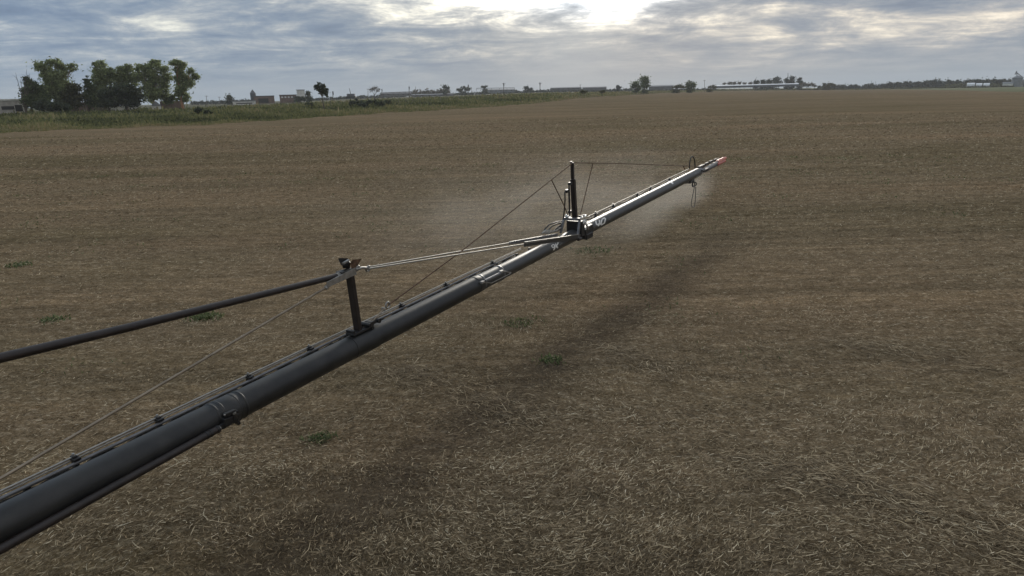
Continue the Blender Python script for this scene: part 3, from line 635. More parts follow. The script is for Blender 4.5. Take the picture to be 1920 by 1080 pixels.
# ------------------------------------------------------------------ spray mist
def mist():
    s0, s1, a0, a1, zt_ = 4.5, 27.5, -1.5, 11.0, 3.3
    q = MB(); q.box(((s0 + s1) / 2, (a0 + a1) / 2, zt_ / 2 + .02), (s1 - s0, a1 - a0, zt_))
    m = bpy.data.materials.new('spray_mist'); m.use_nodes = True; t = m.node_tree; t.nodes.clear()
    g = N('ShaderNodeTexCoord', t); sp_ = N('ShaderNodeSeparateXYZ', t); LK(g.outputs['Object'], sp_.inputs[0], t); X, Y, Z = sp_.outputs
    def mr(v_, a, b, c=0., d=1.):
        n = N('ShaderNodeMapRange', t, interpolation_type='SMOOTHSTEP'); LK(v_, n.inputs[0], t)
        for i, k in ((1, a), (2, b), (3, c), (4, d)): n.inputs[i].default_value = k
        return n.outputs[0]
    sx_ = M_('MULTIPLY', mr(X, 7.5, 11.5), mr(X, 20.5, 26.5, 1., 0.), tree=t)
    near = M_('MULTIPLY', mr(Y, -.5, .15), mr(Y, .2, 1.3, 1., 0.), tree=t)
    hn = mr(Z, .9, 1.25, 1., 0.)
    curtain = M_('MULTIPLY', M_('MULTIPLY', near, hn, tree=t), mr(X, 10.5, 21.0, .0, 1.), tree=t)
    drift = M_('MULTIPLY', mr(Y, -.2, 1.6), mr(Y, 2.5, 8.5, 1., 0.), tree=t)
    mp_ = N('ShaderNodeMapping', t); LK(g.outputs['Object'], mp_.inputs[0], t); mp_.inputs['Scale'].default_value = (.35, .35, .5)
    nz = NOISE(mp_.outputs[0], 1.5, 3, .55, .5, t)
    zh = M_('ADD', Z, M_('MULTIPLY', M_('SUBTRACT', nz, .5, tree=t), -2.4, tree=t), tree=t)
    drift = M_('MULTIPLY', drift, mr(zh, .3, 2.6, 1., 0.), tree=t)
    drift = M_('MULTIPLY', drift, mr(Z, 2.6, 3.2, 1., 0.), tree=t)
    d = M_('ADD', M_('MULTIPLY', curtain, MIST_N, tree=t), M_('MULTIPLY', drift, MIST_D, tree=t), tree=t)
    d = M_('MULTIPLY', M_('MULTIPLY', d, sx_, tree=t), mr(nz, .32, .68, .2, 1.5), tree=t)
    vs = N('ShaderNodeVolumePrincipled', t); vs.inputs['Color'].default_value = (.95, .93, .88, 1); vs.inputs['Anisotropy'].default_value = .35
    LK(d, vs.inputs['Density'], t); LK(vs.outputs[0], N('ShaderNodeOutputMaterial', t).inputs['Volume'], t)
    o = q.build('spray_mist', m); o.location = boom.location; o.rotation_euler = boom.rotation_euler
    setp(o, 'fine white spray mist drifting behind the outer boom section', 'mist', kind='stuff')
MIST_N, MIST_D = .085, .021
mist()
HAZE = .00014
#@@FAR@@
# ------------------------------------------------------------------ verge weeds (uncountable)
M['weeds'] = tone_mat('verge_weeds', [(0, (.030, .035, .014)), (.3, (.09, .10, .040)), (.55, (.15, .16, .064)), (.75, (.20, .19, .085)), (1, (.27, .22, .12))], .9, .25)
def weeds():
    n = 95000; az = rng.uniform(-.98, .52, n); e = edge_wob(az)
    d = rng.exponential(38, n) * (e / 140); r = e + d - .6; k = r < e + 330; az, r, e, d = az[k], r[k], e[k], d[k]; n = len(az)
    x = r * np.sin(az); y = r * np.cos(az); z = ground(r, az)
    pt = np.sin(x * .09 + 1.3 * np.sin(y * .06)) * np.cos(y * .11 + np.sin(x * .05) * 2) + .5 * np.sin(x * .31 + y * .23)
    low = np.interp(r - e, [0, 3, 14, 60], [.35, .7, 1, 1.0])
    h = (rng.gamma(3, .10, n) + .10) * low * (1 + .35 * pt) * np.interp(r, [150, 400], [1, 1.5]); h = np.clip(h, .08, 2.0)
    w = rng.uniform(.12, .32, n) * np.interp(r, [150, 500], [.8, 2.2]); th = rng.uniform(0, 6.28, n); ln = rng.normal(0, .25, (2, n)) * h
    cx = np.cos(th) * w; cy = np.sin(th) * w
    V = np.stack([np.stack([x - cx, y - cy, z - .05], 1), np.stack([x + cx, y + cy, z - .05], 1), np.stack([x + cx * .5 + ln[0], y + cy * .5 + ln[1], z + h], 1), np.stack([x - cx * .4 + ln[0], y - cy * .4 + ln[1], z + h * .85], 1)], 1)
    xx = np.degrees(az)
    dry = np.interp(r - e, [0, 6, 25], [.30, .20, 0]) + np.interp(xx, [-35, 0, 8], [-.02, .03, .2])
    tone = np.clip(rng.beta(3, 3.6, n) + .22 * pt + dry + .1 * np.sin((r - e) * .12 + xx * .15), 0, 1)
    o = np_mesh('verge_weeds', V.reshape(-1, 3), np.arange(n * 4).reshape(-1, 4), M['weeds'], attr=np.repeat(tone, 4))
    setp(o, 'rough green and dry weeds along the far edge of the field', 'weeds', kind='stuff')
weeds()

# ------------------------------------------------------------------ trees
def leaf_m(name, c, k=1.0): return tone_mat(name, [(0, tuple(x * .35 * k for x in c)), (.5, tuple(x * k for x in c)), (1, tuple(x * 1.8 * k for x in c))], .7, .45)
M['euc'] = leaf_m('eucalyptus_leaves', (.23, .265, .12)); M['dark'] = leaf_m('dark_leaves', (.065, .078, .045)); M['mid'] = leaf_m('green_leaves', (.10, .125, .055))
M['olive'] = leaf_m('olive_leaves', (.085, .085, .035)); M['twig'] = leaf_m('bare_twigs', (.14, .125, .10)); M['far'] = leaf_m('far_leaves', (.035, .045, .03))
M['bark'] = mat('bark', (.10, .08, .06), .9, 0, .3, 3); M['palebark'] = mat('pale_bark', (.26, .22, .18), .9, 0, .25, 2); M['redbark'] = mat('reddish_bark', (.30, .16, .09), .9, 0, .3, 2)
def crown_pts(cs, n, leaf, dens_r):
    """cs: list of (centre xyz, rx, rz) -> leaf quads"""
    vol = np.array([a[1] * a[1] * a[2] for a in cs]) ** .75; cnt = (n * 2.0 * vol / vol.sum()).astype(int) + 6
    V = []; T = []
    for (c, rx, rz), m in zip(cs, cnt):
        ks = max(5, int(m / 26)); g = rng.normal(size=(ks, 3)); g /= np.linalg.norm(g, axis=1)[:, None]; g *= (rng.random(ks) ** .28)[:, None]
        cen = np.array(c) + g * np.array([rx, rx, rz]) * .92
        which = rng.integers(0, ks, m); sc_ = min(rx, rz) * (.26 if leaf < .6 else .36) * rng.uniform(.6, 1.3, ks)
        p = cen[which] + rng.normal(size=(m, 3)) * (sc_[which] * np.where(rng.random(m) < .16, 2.0, .95))[:, None] * np.array([1.15, 1.15, .75])
        a = rng.normal(size=(m, 3)); a /= np.linalg.norm(a, axis=1)[:, None]; b = rng.normal(size=(m, 3)); b = np.cross(a, b); b /= np.linalg.norm(b, axis=1)[:, None]
        s = leaf * rng.uniform(.5, 1.3, m)[:, None]
        V.append(np.stack([p - a * s, p - b * s * .55, p + a * s, p + b * s * .55], 1)); T.append(np.repeat(np.clip(rng.beta(3, 3, m) + rng.normal(0, .12, ks)[which], 0, 1), 4))
    return np.concatenate(V).reshape(-1, 3), np.concatenate(T)
def tree(name, px, r, blobs, leafm, n, label, cat='tree', group=None, bark='bark', tw=4.0, leaf=.36, stems=1, ybase=None, limbs=True, fork=.3):
    k = mpp(px, r); base = G(px, r, -.3); root = empty(name, base); setp(root, label, cat, group)
    cs = []
    for bx, by, rx, ry in blobs:
        c = wp(bx, by, r); aw = Vector((c.x, c.y, 0)).normalized(); c = c + aw * random.uniform(-.6, .6) * rx * k - base
        cs.append((tuple(c), rx * k, ry * k))
    if r > 480 and leafm is not M['twig']:
        lx = min(c[0][2] - c[2] for c in cs); wd = max(c[1] for c in cs)
        cs.append(((cs[0][0][0], cs[0][0][1], max(1.0, lx * .5)), wd * .9, max(1.2, lx * .55)))
    V, T = crown_pts(cs, n, leaf, 1)
    np_mesh('crown', V, np.arange(len(V)).reshape(-1, 4), leafm, root, T)
    q = MB(); top = max(c[0][2] for c in cs); low = min(c[0][2] for c in cs); mx = sum(c[0][0] for c in cs) / len(cs); my = sum(c[0][1] for c in cs) / len(cs)
    w = tw * k / 2; fz = max(.6, top * fork); bend = random.uniform(-.04, .04) * top
    f = Vector((mx * .3 + bend, my * .3, fz)); q.tube([(0, 0, -.4), (bend * .4, 0, fz * .5), f], [w * 1.35, w, w * .85], 8)
    if limbs:
        for c, rx, rz in cs:
            c = Vector(c)
            if c.z < fz: continue
            mdl = f.lerp(c, .5) + Vector((random.uniform(-.1, .1) * rx, random.uniform(-.1, .1) * rx, .12 * rz)); q.tube([f, mdl, c], [w * .6, w * .38, w * .12], 6)
            for _ in range(3):
                e = c + Vector((random.uniform(-.8, .8) * rx, random.uniform(-.8, .8) * rx, random.uniform(-.2, .8) * rz)); q.tube([mdl, mdl.lerp(e, .6), e], [w * .25, w * .16, w * .05], 5)
    q.build('trunk', M[bark], root, True)
    return root
GE = 'tall farmstead trees on the left'
tree('eucalyptus_tree', 108, 262, [(103, 119, 13, 8), (80, 126, 13, 9), (120, 130, 10, 9), (136, 126, 10, 7), (73, 123, 8, 6), (92, 142, 15, 11), (108, 145, 14, 12), (100, 162, 15, 13), (122, 165, 14, 13), (118, 182, 15, 12), (88, 172, 14, 12)], M['euc'], 5200, 'tallest spreading eucalyptus, leftmost of the big farmstead trees', group=GE, bark='palebark', tw=5)
tree('dark_tree', 58, 256, [(50, 152, 6, 8), (58, 162, 9, 10), (50, 172, 9, 12), (68, 170, 12, 12), (58, 188, 15, 12), (76, 186, 14, 12)], M['mid'], 3000, 'ragged dark tree with spiky top left of the tallest eucalyptus', group=GE)
tree('leafy_tree', 140, 258, [(138, 165, 11, 9), (132, 180, 13, 12), (146, 182, 7, 12), (136, 196, 14, 8)], M['olive'], 2000, 'yellowish low tree just right under the tallest eucalyptus', group=GE)
tree('shrub', 92, 250, [(80, 198, 17, 9), (100, 200, 18, 8), (118, 201, 14, 7)], M['dark'], 2200, 'dark shrub mass at the foot of the tallest eucalyptus', cat='shrub', tw=2)
tree('slender_tree', 167, 262, [(164, 150, 5, 9), (168, 164, 8, 10), (165, 180, 9, 13), (174, 192, 10, 10)], M['mid'], 1700, 'narrow grey-green tree at the left end of the second tree clump', group=GE)
tree('eucalyptus_tree', 190, 266, [(188, 121, 10, 7), (179, 120, 6, 5), (186, 134, 11, 9), (202, 134, 10, 8), (184, 148, 10, 9), (198, 150, 12, 10), (188, 166, 13, 12), (180, 184, 12, 12), (208, 133, 6, 5)], M['euc'], 3600, 'eucalyptus with a pointed top above the dark round trees', group=GE, bark='palebark')
tree('eucalyptus_tree', 238, 268, [(238, 127, 11, 7), (228, 132, 8, 7), (222, 144, 12, 10), (240, 142, 13, 11), (252, 148, 9, 11), (232, 158, 16, 11)], M['euc'], 3000, 'middle eucalyptus rising behind the dark round tree', group=GE, bark='palebark')
tree('dark_tree', 236, 252, [(232, 170, 21, 13), (214, 178, 16, 13), (252, 176, 16, 13), (222, 190, 20, 9), (246, 190, 18, 9)], M['dark'], 5200, 'very dark dense round tree with a raised skirt in the middle of the clump', group=GE, tw=5)
tree('dark_tree', 204, 250, [(200, 180, 12, 12), (196, 194, 12, 8), (208, 192, 10, 9)], M['dark'], 2000, 'small dark dense tree left of the very dark round one', group=GE)
tree('eucalyptus_tree', 288, 264, [(291, 119, 12, 6), (262, 127, 10, 6), (275, 128, 10, 8), (303, 128, 11, 8), (283, 138, 12, 9), (264, 144, 10, 10), (310, 144, 10, 12), (292, 150, 12, 10), (278, 162, 12, 10), (306, 164, 11, 11), (292, 176, 13, 10), (310, 182, 9, 10), (277, 184, 9, 9)], M['euc'], 5600, 'wide eucalyptus second from the right end of the clump', group=GE, bark='palebark', tw=5)
tree('eucalyptus_tree', 342, 260, [(329, 119, 9, 6), (340, 120, 8, 6), (336, 132, 8, 9), (344, 146, 10, 9), (358, 135, 7, 6), (366, 143, 7, 7), (336, 150, 9, 9), (354, 156, 8, 9), (340, 168, 9, 10), (346, 182, 7, 9), (333, 182, 6, 9)], M['euc'], 3900, 'vase-shaped eucalyptus at the right end with a reddish trunk foot', group=GE, bark='redbark', tw=4.5)
tree('shrub', 322, 262, [(322, 183, 7, 6), (316, 190, 7, 6)], M['mid'], 700, 'small bush between the two right-hand eucalyptus trees', cat='shrub', tw=1.5)
# bare dead tree and pale dead stems
def dead(px, r, tops, label, bark='bark', w=.10):
    base = G(px, r, -.3); root = empty('dead_tree', base); setp(root, label, 'dead tree'); q = MB()
    for tx, ty in tops:
        c = wp(tx, ty, r) - base; m_ = Vector((c.x * .35, c.y * .35, c.z * .5)); q.tube([(0, 0, -.3), m_, c], [w * 1.8, w, w * .3], 6)
        for _ in range(3):
            t = random.uniform(.5, .9); p = m_.lerp(c, t); q.tube([p, p + Vector((random.uniform(-1, 1), random.uniform(-1, 1), random.uniform(.3, 1.2)))], [w * .4, w * .1], 5)
    q.build('trunk', M[bark], root, True)
dead(46, 254, [(29, 136), (38, 148), (50, 130), (46, 146), (60, 146), (56, 138)], 'bare dead tree with thin spikes above the dark tree at far left')
dead(155, 262, [(152, 166), (154, 172)], 'pale bare stem standing between the two tree clumps', 'palebark', .13)
dead(159, 262, [(158, 158), (160, 164)], 'second pale bare stem right beside the slender tree', 'palebark', .13)
dead(136, 264, [(137, 138), (141, 150)], 'thin bare stem rising right of the tallest eucalyptus', 'bark', .07)

# ------------------------------------------------------------------ buildings
M['conc'] = mat('pale_concrete', (.38, .36, .33), .85, 0, .25, .8); M['whitew'] = mat('whitewash', (.60, .59, .55), .8, 0, .2, .6); M['brick'] = mat('dark_brick', (.16, .11, .09), .9, 0, .25, .7)
M['dopen'] = mat('dark_opening', (.015, .015, .016), .6, 0, .2, 1); M['sheet'] = mat('metal_sheet', (.19, .20, .21), .85, .0, .15, .5); M['dsheet'] = mat('dark_metal_sheet', (.09, .095, .105), .85, .0, .2, .5)
M['tile'] = mat('brown_roof', (.10, .075, .06), .9, 0, .3, 1.5); M['gwall'] = mat('grey_wall', (.13, .13, .13), .8, 0, .2, .6); M['pane'] = mat('pale_pane', (.65, .67, .68), .2, 0, .05, 3); M['gold'] = mat('weathered_timber', (.11, .09, .07), .9, 0, .3, 2)
M['poly'] = mat('white_polythene', (.78, .79, .80), .4, 0, .06, .4)
def bld(name, x0, x1, yt, yb, r, depth, wall, roof, label, kind='flat', cat='building', wins=(), doors=(), ov=.25, rh=None, group=None, wm='dopen', sunk=1.0):
    A = G(x0, r); B = G(x1, r); k = mpp((x0 + x1) / 2, r); A.z = B.z = wp((x0 + x1) / 2, yb, r).z; X = (B - A); Wd = X.length; X.normalize(); Y = Vector((-X.y, X.x, 0)) 
    if Y.dot(A) < 0: Y = -Y
    H = (yb - yt) * k; ang = math.atan2(X.y, X.x); root = empty(name, A, ang); setp(root, label, cat, group)
    rh = rh if rh is not None else (H * .12 if kind == 'flat' else H * .35); wh = H - rh
    MB().box((Wd / 2, depth / 2, (wh - sunk) / 2), (Wd, depth, wh + sunk)).build('wall', M[wall], root)
    q = MB()
    if kind == 'flat': q.box((Wd / 2, depth / 2, wh + rh / 2), (Wd + ov * 2, depth + ov * 2, rh))
    elif kind == 'shed': q.add([(-ov, -ov, wh + .01), (Wd + ov, -ov, wh + .01), (Wd + ov, depth + ov, H), (-ov, depth + ov, H), (-ov, -ov, wh + .16), (Wd + ov, -ov, wh + .16), (Wd + ov, depth + ov, H + .15), (-ov, depth + ov, H + .15)], [(3, 2, 1, 0), (4, 5, 6, 7), (0, 1, 5, 4), (1, 2, 6, 5), (2, 3, 7, 6), (3, 0, 4, 7)])
    elif kind == 'gable': q.add([(-ov, -ov, wh), (Wd + ov, -ov, wh), (Wd + ov, depth + ov, wh), (-ov, depth + ov, wh), (-ov, depth / 2, H), (Wd + ov, depth / 2, H)], [(0, 1, 5, 4), (2, 3, 4, 5), (0, 4, 3), (1, 2, 5), (3, 2, 1, 0)])
    elif kind == 'front': q.add([(-ov, -ov, wh), (Wd + ov, -ov, wh), (Wd + ov, depth + ov, wh), (-ov, depth + ov, wh), (Wd / 2, -ov, H), (Wd / 2, depth + ov, H)], [(0, 1, 4), (2, 3, 5), (0, 4, 5, 3), (1, 2, 5, 4), (3, 2, 1, 0)])
    elif kind == 'arch':
        vs = []; fs = []
        for j in (0, 1):
            for i in range(9): a = math.pi * i / 8; vs.append((Wd * j, depth / 2 - math.cos(a) * (depth / 2 + ov), wh + math.sin(a) * rh))
        for i in range(8): fs.append((i, i + 1, i + 10, i + 9))
        fs += [tuple(range(8, -1, -1)), tuple(range(9, 18)), (0, 9, 17, 8)]; q.add(vs, fs)
    q.build('roof', M[roof], root)
    for (fx, fz, w, h) in wins: MB().box((fx * Wd, -.02, fz * wh), (w * Wd, .12, h * wh)).build('window', M[wm], root)
    for (fx, w, h) in doors: MB().box((fx * Wd, -.02, h * wh / 2), (w * Wd, .12, h * wh)).build('door', M['dopen'], root)
    return root
bld('farm_shed', -40, 47, 187, 210, 268, 9, 'conc', 'whitew', 'long low pale farm shed with a flat roof at the left edge', 'flat', wins=[(.62, .35, .28, .3)], doors=[(.86, .16, .6), (.2, .1, .6)], cat='shed')
bld('farmhouse', -70, 15, 173, 206, 278, 10, 'brick', 'tile', 'dark gabled farmhouse behind the pale shed at the left edge', 'front', rh=5.5, wins=[(.3, .6, .1, .25)])
bld('hut', 284, 301, 190, 207, 256, 4, 'whitew', 'sheet', 'small whitewashed hut with a dark door between eucalyptus trunks', 'front', doors=[(.55, .18, .75)], cat='hut', rh=1.6)
bld('garden_wall', 203, 258, 198, 209, 272, .4, 'whitew', 'conc', 'pale low wall seen under the dark round trees', 'flat', cat='wall', rh=.2, ov=.03)
bld('garden_wall', 300, 345, 190, 206, 275, .4, 'brick', 'brick', 'dark brick wall behind the right-hand eucalyptus trunks', 'flat', cat='wall', rh=.25, ov=.03)
bld('garden_wall', 132, 200, 192, 207, 274, .4, 'brick', 'brick', 'dark wall behind the gap between the two tree clumps', 'flat', cat='wall', rh=.25, ov=.03)
FD = 560
bld('barn', 477, 515, 180, 193, FD, 14, 'brick', 'dsheet', 'long dark barn with a flat roof beside the pointed silo', 'flat', rh=.5, doors=[(.45, .5, .7)], cat='barn')
bld('white_shed', 436, 479, 189, 196, 470, 8, 'whitew', 'sheet', 'low whitish shed in front of the pointed silo', 'flat', rh=.5, cat='shed', wins=[(.5, .4, .7, .3)])
bld('workshop', 525, 557, 178, 192, 540, 12, 'brick', 'dsheet', 'dark workshop with a row of four bright window openings', 'flat', rh=.5, wins=[(.15 + .19 * i, .74, .1, .18) for i in range(4)], wm='pane')
bld('annex', 551, 563, 181, 192, 520, 8, 'gwall', 'dsheet', 'small grey annex at the right end of the dark workshop', 'flat', rh=.35)
bld('water_tower', 558, 573, 169, 190, 530, 6, 'whitew', 'dsheet', 'tall pale block tower beside the dark workshop', 'flat', rh=.3, cat='tower')
bld('long_shed', 620, 700, 189.5, 192, 420, 10, 'dsheet', 'dsheet', 'low dark shed line right of the lone tree', 'flat', rh=.3, cat='shed')
bld('poultry_shed', 713, 772, 173.5, 179, 800, 14, 'gwall', 'dsheet', 'long grey shed with a dark sloping roof line below the bare round tree', 'shed', rh=1.6, cat='shed', wins=[(.1 + .16 * i, .5, .05, .4) for i in range(6)])
bld('poultry_shed', 772, 850, 176, 180, 820, 14, 'gwall', 'sheet', 'pale roofed shed below the long pale wood', 'gable', cat='shed', wins=[(.12 + .15 * i, .5, .06, .4) for i in range(6)])
bld('poultry_shed', 905, 965, 167, 172, 900, 14, 'sheet', 'sheet', 'pale roofed shed under the tall pole in the middle distance', 'shed', rh=1.4, cat='shed', wins=[(.1 + .16 * i, .5, .05, .4) for i in range(6)])
bld('poultry_shed', 1032, 1090, 163.5, 168, 900, 14, 'gwall', 'sheet', 'left half of the long pale sheds before the twin dark trees', 'gable', cat='shed', wins=[(.1 + .16 * i, .5, .05, .4) for i in range(6)])
bld('poultry_shed', 1092, 1137, 163, 168, 880, 14, 'gwall', 'dsheet', 'darker roofed shed just left of the twin dark trees', 'gable', cat='shed')
bld('poultry_shed', 1216, 1262, 160, 166, 880, 16, 'gwall', 'sheet', 'long grey shed running right from the twin dark trees', 'gable', cat='shed')
bld('greenhouse', 1336, 1497, 158.2, 162.2, 980, 16, 'dsheet', 'poly', 'very long white roofed greenhouse on the horizon right of centre', 'arch', cat='greenhouse', rh=1.2)
for i, (a, b, t, tx) in enumerate(((1813, 1828, 155.5, 'left of three small white tunnels'), (1830, 1842, 156, 'middle of three small white tunnels'), (1844, 1856, 156, 'right of three small white tunnels'))):
    bld('polytunnel', a, b, t, 160, 980, 12, 'poly', 'poly', tx + ' before the far right tree line', 'arch', cat='polytunnel', rh=2.0, group='white tunnels')
# silos
def silo(x, yt, yb, wpx, r, cone, m, label, extra=None):
    k = mpp(x, r); b = G(x, r); b.z = wp(x, yb, r).z; root = empty('silo', b); setp(root, label, 'silo'); R0 = wpx * k / 2; H = (yb - yt) * k; ch = cone * k
    MB().tube([(0, 0, -1), (0, 0, H - ch)], R0, 24).build('silo_body', M[m], root, True)
    MB().tube([(0, 0, H - ch), (0, 0, H - ch * .98), (0, 0, H)], [R0 * 1.08, R0 * 1.04, R0 * .08], 24).build('silo_roof', M[m], root, True)
    if extra:
        q = MB()
        for (x0, y0, x1, y1) in extra: q.tube([wp(x0, y0, r) - b, wp(x1, y1, r) - b], .45, 6)
        q.build('elevator', M['gwall'], root)
silo(476, 169, 192, 10, 575, 7, 'dsheet', 'dark silo with a pointed roof behind the long barn')
silo(1906, 142.5, 162, 17, 1000, 4, 'sheet', 'grey grain silo with a leaning elevator at the right edge', [(1906, 133, 1907, 143), (1906, 136, 1919, 146), (1903, 140, 1906, 134)])
silo(1925, 146, 162, 12, 1010, 3, 'sheet', 'second grain silo cut by the right edge of the picture')
bld('shed', 1880, 1900, 154, 162, 990, 12, 'whitew', 'sheet', 'white shed standing left of the grain silo', 'gable', cat='shed')

# ------------------------------------------------------------------ lone and distant trees
tree('lone_tree', 606, 215, [(596, 160, 6, 4.5), (603, 160, 6, 5), (597, 167, 6, 5), (608, 167, 6, 5), (604, 173, 6, 4.5), (612, 172, 4, 5), (613, 178, 3, 4), (592, 162, 3, 3)], M['dark'], 520, 'lone leaning tree with a flat dark crown on a thin trunk', tw=2.2, leaf=.35, fork=.55)
tree('twin_tree', 1192, 600, [(1192, 158, 6.5, 6), (1186, 162, 4, 5), (1197, 163, 6, 4.5)], M['mid'], 650, 'lower left one of the joined twin dark trees', tw=3, leaf=.7)
tree('twin_tree', 1208, 606, [(1208, 148, 8, 5.5), (1210, 155, 7.5, 6), (1208, 162, 8.5, 5)], M['mid'], 900, 'taller right one of the joined twin dark trees', tw=3, leaf=.7)
tree('round_bush', 1294, 640, [(1294, 157, 7.5, 5), (1294, 161, 9, 4.5)], M['mid'], 700, 'round dark bush standing alone right of the green hedge', tw=2, leaf=.7)
tree('hedge_shrub', 1274, 640, [(1267, 163, 6, 2.6), (1275, 162, 7, 3.2), (1282, 163.5, 6, 2.5)], M['olive'], 900, 'low green hedge shrub left of the round dark bush', cat='shrub', tw=1, leaf=.6)
tree('hedge_shrub', 1336, 700, [(1331, 163.5, 4, 2), (1338, 163, 5, 2.6)], M['olive'], 500, 'small green shrub at the left end of the white greenhouse', cat='shrub', tw=1, leaf=.6)
tree('hedge_shrub', 1556, 900, [(1548, 159.5, 5, 2.6), (1556, 158.5, 7, 3.2), (1563, 160, 4, 2.2)], M['olive'], 600, 'green shrub right of the greyish thicket', cat='shrub', tw=1, leaf=.8)
tree('conifer', 430, 600, [(430, 181, 3.2, 4), (430, 187, 4.4, 5), (430, 193, 4.6, 4)], M['dark'], 900, 'dark upright tree standing left of the pointed silo', tw=1.5, leaf=.6)
tree('dark_tree', 578, 540, [(578, 176, 4, 4), (579, 183, 5, 6)], M['dark'], 700, 'dark tree hidden behind the pale block tower', tw=1.5, leaf=.6)
tree('shrub', 562, 505, [(558, 186, 5, 5), (567, 186, 5, 5)], M['dark'], 900, 'dark round shrub in front of the pale block tower', cat='shrub', tw=1, leaf=.5)
tree('bare_tree', 703, 520, [(703, 167, 6, 4.5), (697, 169, 4, 3.5), (709, 169, 4, 3.5)], M['twig'], 330, 'leafless round tree with fine twigs on the horizon', tw=1.6, leaf=.35, fork=.4)
tree('dark_tree', 836, 820, [(834, 162.5, 4, 2.6), (839, 164, 3, 3)], M['dark'], 500, 'dark clump at the right end of the long pale wood', tw=1, leaf=.8)
tree('dark_tree', 868, 900, [(868, 164, 4, 2.6), (876, 166.5, 6, 3.5), (862, 168.5, 5, 3)], M['dark'], 900, 'low dark tree mass left of the pole beyond the pasture', tw=1, leaf=.9)
tree('dark_tree', 910, 860, [(909, 162, 4.2, 2.4), (905, 163, 2.5, 2)], M['dark'], 420, 'flat-topped dark tree above the pale shed roof', tw=1.2, leaf=.8)
tree('dark_tree', 987, 980, [(986, 165, 5, 2.6), (993, 167, 6, 2.4)], M['far'], 700, 'rounded far tree left of the middle utility pole', tw=1, leaf=1)
tree('dark_tree', 1158, 940, [(1158, 160.5, 2.6, 2.4), (1161, 164, 4, 2.2)], M['far'], 360, 'small far tree just left of the twin dark trees', tw=1, leaf=1)
GF = 'dark trees behind the white greenhouse'
for x, bl, tx in ((1418, [(1418, 153.5, 3.8, 3.6), (1418, 157, 4.4, 2.5)], 'small round tree, leftmost behind the white greenhouse'),
                  (1431, [(1430, 152.5, 3.2, 3), (1432, 156, 5, 2.8)], 'second dark tree from the left behind the white greenhouse'),
                  (1442, [(1441, 150, 3.5, 3), (1443, 155, 6, 3.6)], 'mid-sized dark tree left of the broad one behind the greenhouse'),
                  (1458, [(1451, 149, 4, 3), (1460, 147.5, 5.5, 3.4), (1457, 154, 9, 4.4)], 'broadest dark tree behind the white greenhouse'),
                  (1476, [(1475, 149.5, 3.6, 3.4), (1476, 155, 4.4, 3.4)], 'dark tree at the foot of the thin radio mast'),
                  (1485, [(1484.5, 148, 3.8, 4), (1485, 154.5, 4.6, 3.6)], 'square-topped dark tree right of the thin radio mast'),
                  (1499.5, [(1499.5, 148.5, 3, 3.6), (1500, 155, 4.6, 4)], 'dark conical tree at the right end of the white greenhouse')):
    tree('dark_tree', x, 1040, bl, M['far'], 520, tx, group=GF, tw=1, leaf=1.1)
tree('thicket', 1512, 960, [(1508, 159, 7, 3), (1518, 159.5, 8, 3), (1526, 161, 6, 2)], M['twig'], 420, 'greyish bare thicket beside the conical tree', cat='thicket', tw=1, leaf=.9)
for x, y, s, tx in ((1359, 157, 3, 'leftmost'), (1368, 156.5, 3.4, 'second'), (1377, 156, 3.6, 'third'), (1386, 156, 3.4, 'fourth'), (1396, 156.5, 3, 'fifth'), (1407, 157, 3, 'rightmost')):
    tree('bare_tree', x, 1040, [(x, y, s, 2.2)], M['twig'], 120, tx + ' of the small bare trees lined up behind the white greenhouse', group='bare trees behind the greenhouse', tw=.7, leaf=.9)
# pale leafless wood and the long dark tree lines : no single tree can be told apart
def woodline(name, x0, x1, r, hf, leafm, n, label, leaf=1.0, step=3.0):
    cs = []; x = x0
    base = G((x0 + x1) / 2, r)
    while x < x1:
        h = hf(x) * random.uniform(.75, 1.2); g = G(x, r + random.uniform(-15, 15)); k = mpp(x, r)
        for t in (.3, .7): cs.append((tuple(g + Vector((0, 0, h * k * t)) - base), step * k * random.uniform(.6, 1.1), h * k * .38))
        x += step * random.uniform(.6, 1.2)
    V, T = crown_pts(cs, n, leaf, 1); o = np_mesh(name, V, np.arange(len(V)).reshape(-1, 4), leafm, None, T); o.location = base
    setp(o, label, 'trees', kind='stuff')
woodline('bare_wood', 774, 842, 860, lambda x: 12, M['twig'], 3200, 'pale leafless wood above the long sheds', .8)
def hr(x): return float(np.interp(x, [1535, 1600, 1640, 1700, 1735, 1760, 1800, 1850, 1885, 1960], [6, 7, 7.5, 10.5, 11, 13, 11, 12.5, 12.5, 11]))
woodline('far_treeline', 1535, 1990, 1120, hr, M['far'], 22000, 'dark distant tree line along the right horizon', 1.1, 4)
woodline('green_thicket', 1775, 1885, 1050, lambda x: 5.5, M['olive'], 2600, 'greener low growth in front of the right tree line', 1.0, 4)
woodline('far_treeline', 362, 480, 900, lambda x: 6, M['far'], 3000, 'low distant trees between the farmstead and the pointed silo', .9, 4)
woodline('far_treeline', 585, 760, 1000, lambda x: 5, M['far'], 3600, 'low distant trees behind the lone tree and crane', .9, 4)
woodline('far_treeline', 845, 1200, 1060, lambda x: 4.5, M['far'], 6500, 'low distant trees behind the middle sheds', 1.0, 4)
woodline('far_treeline', 1216, 1345, 1100, lambda x: 3.0, M['far'], 1800, 'thin distant tree line behind the round bush', 1.0, 4)
woodline('far_hedge', 1330, 1900, 960, lambda x: 2.2, M['olive'], 6000, 'low brownish hedge closing the far end of the field', .8, 4)

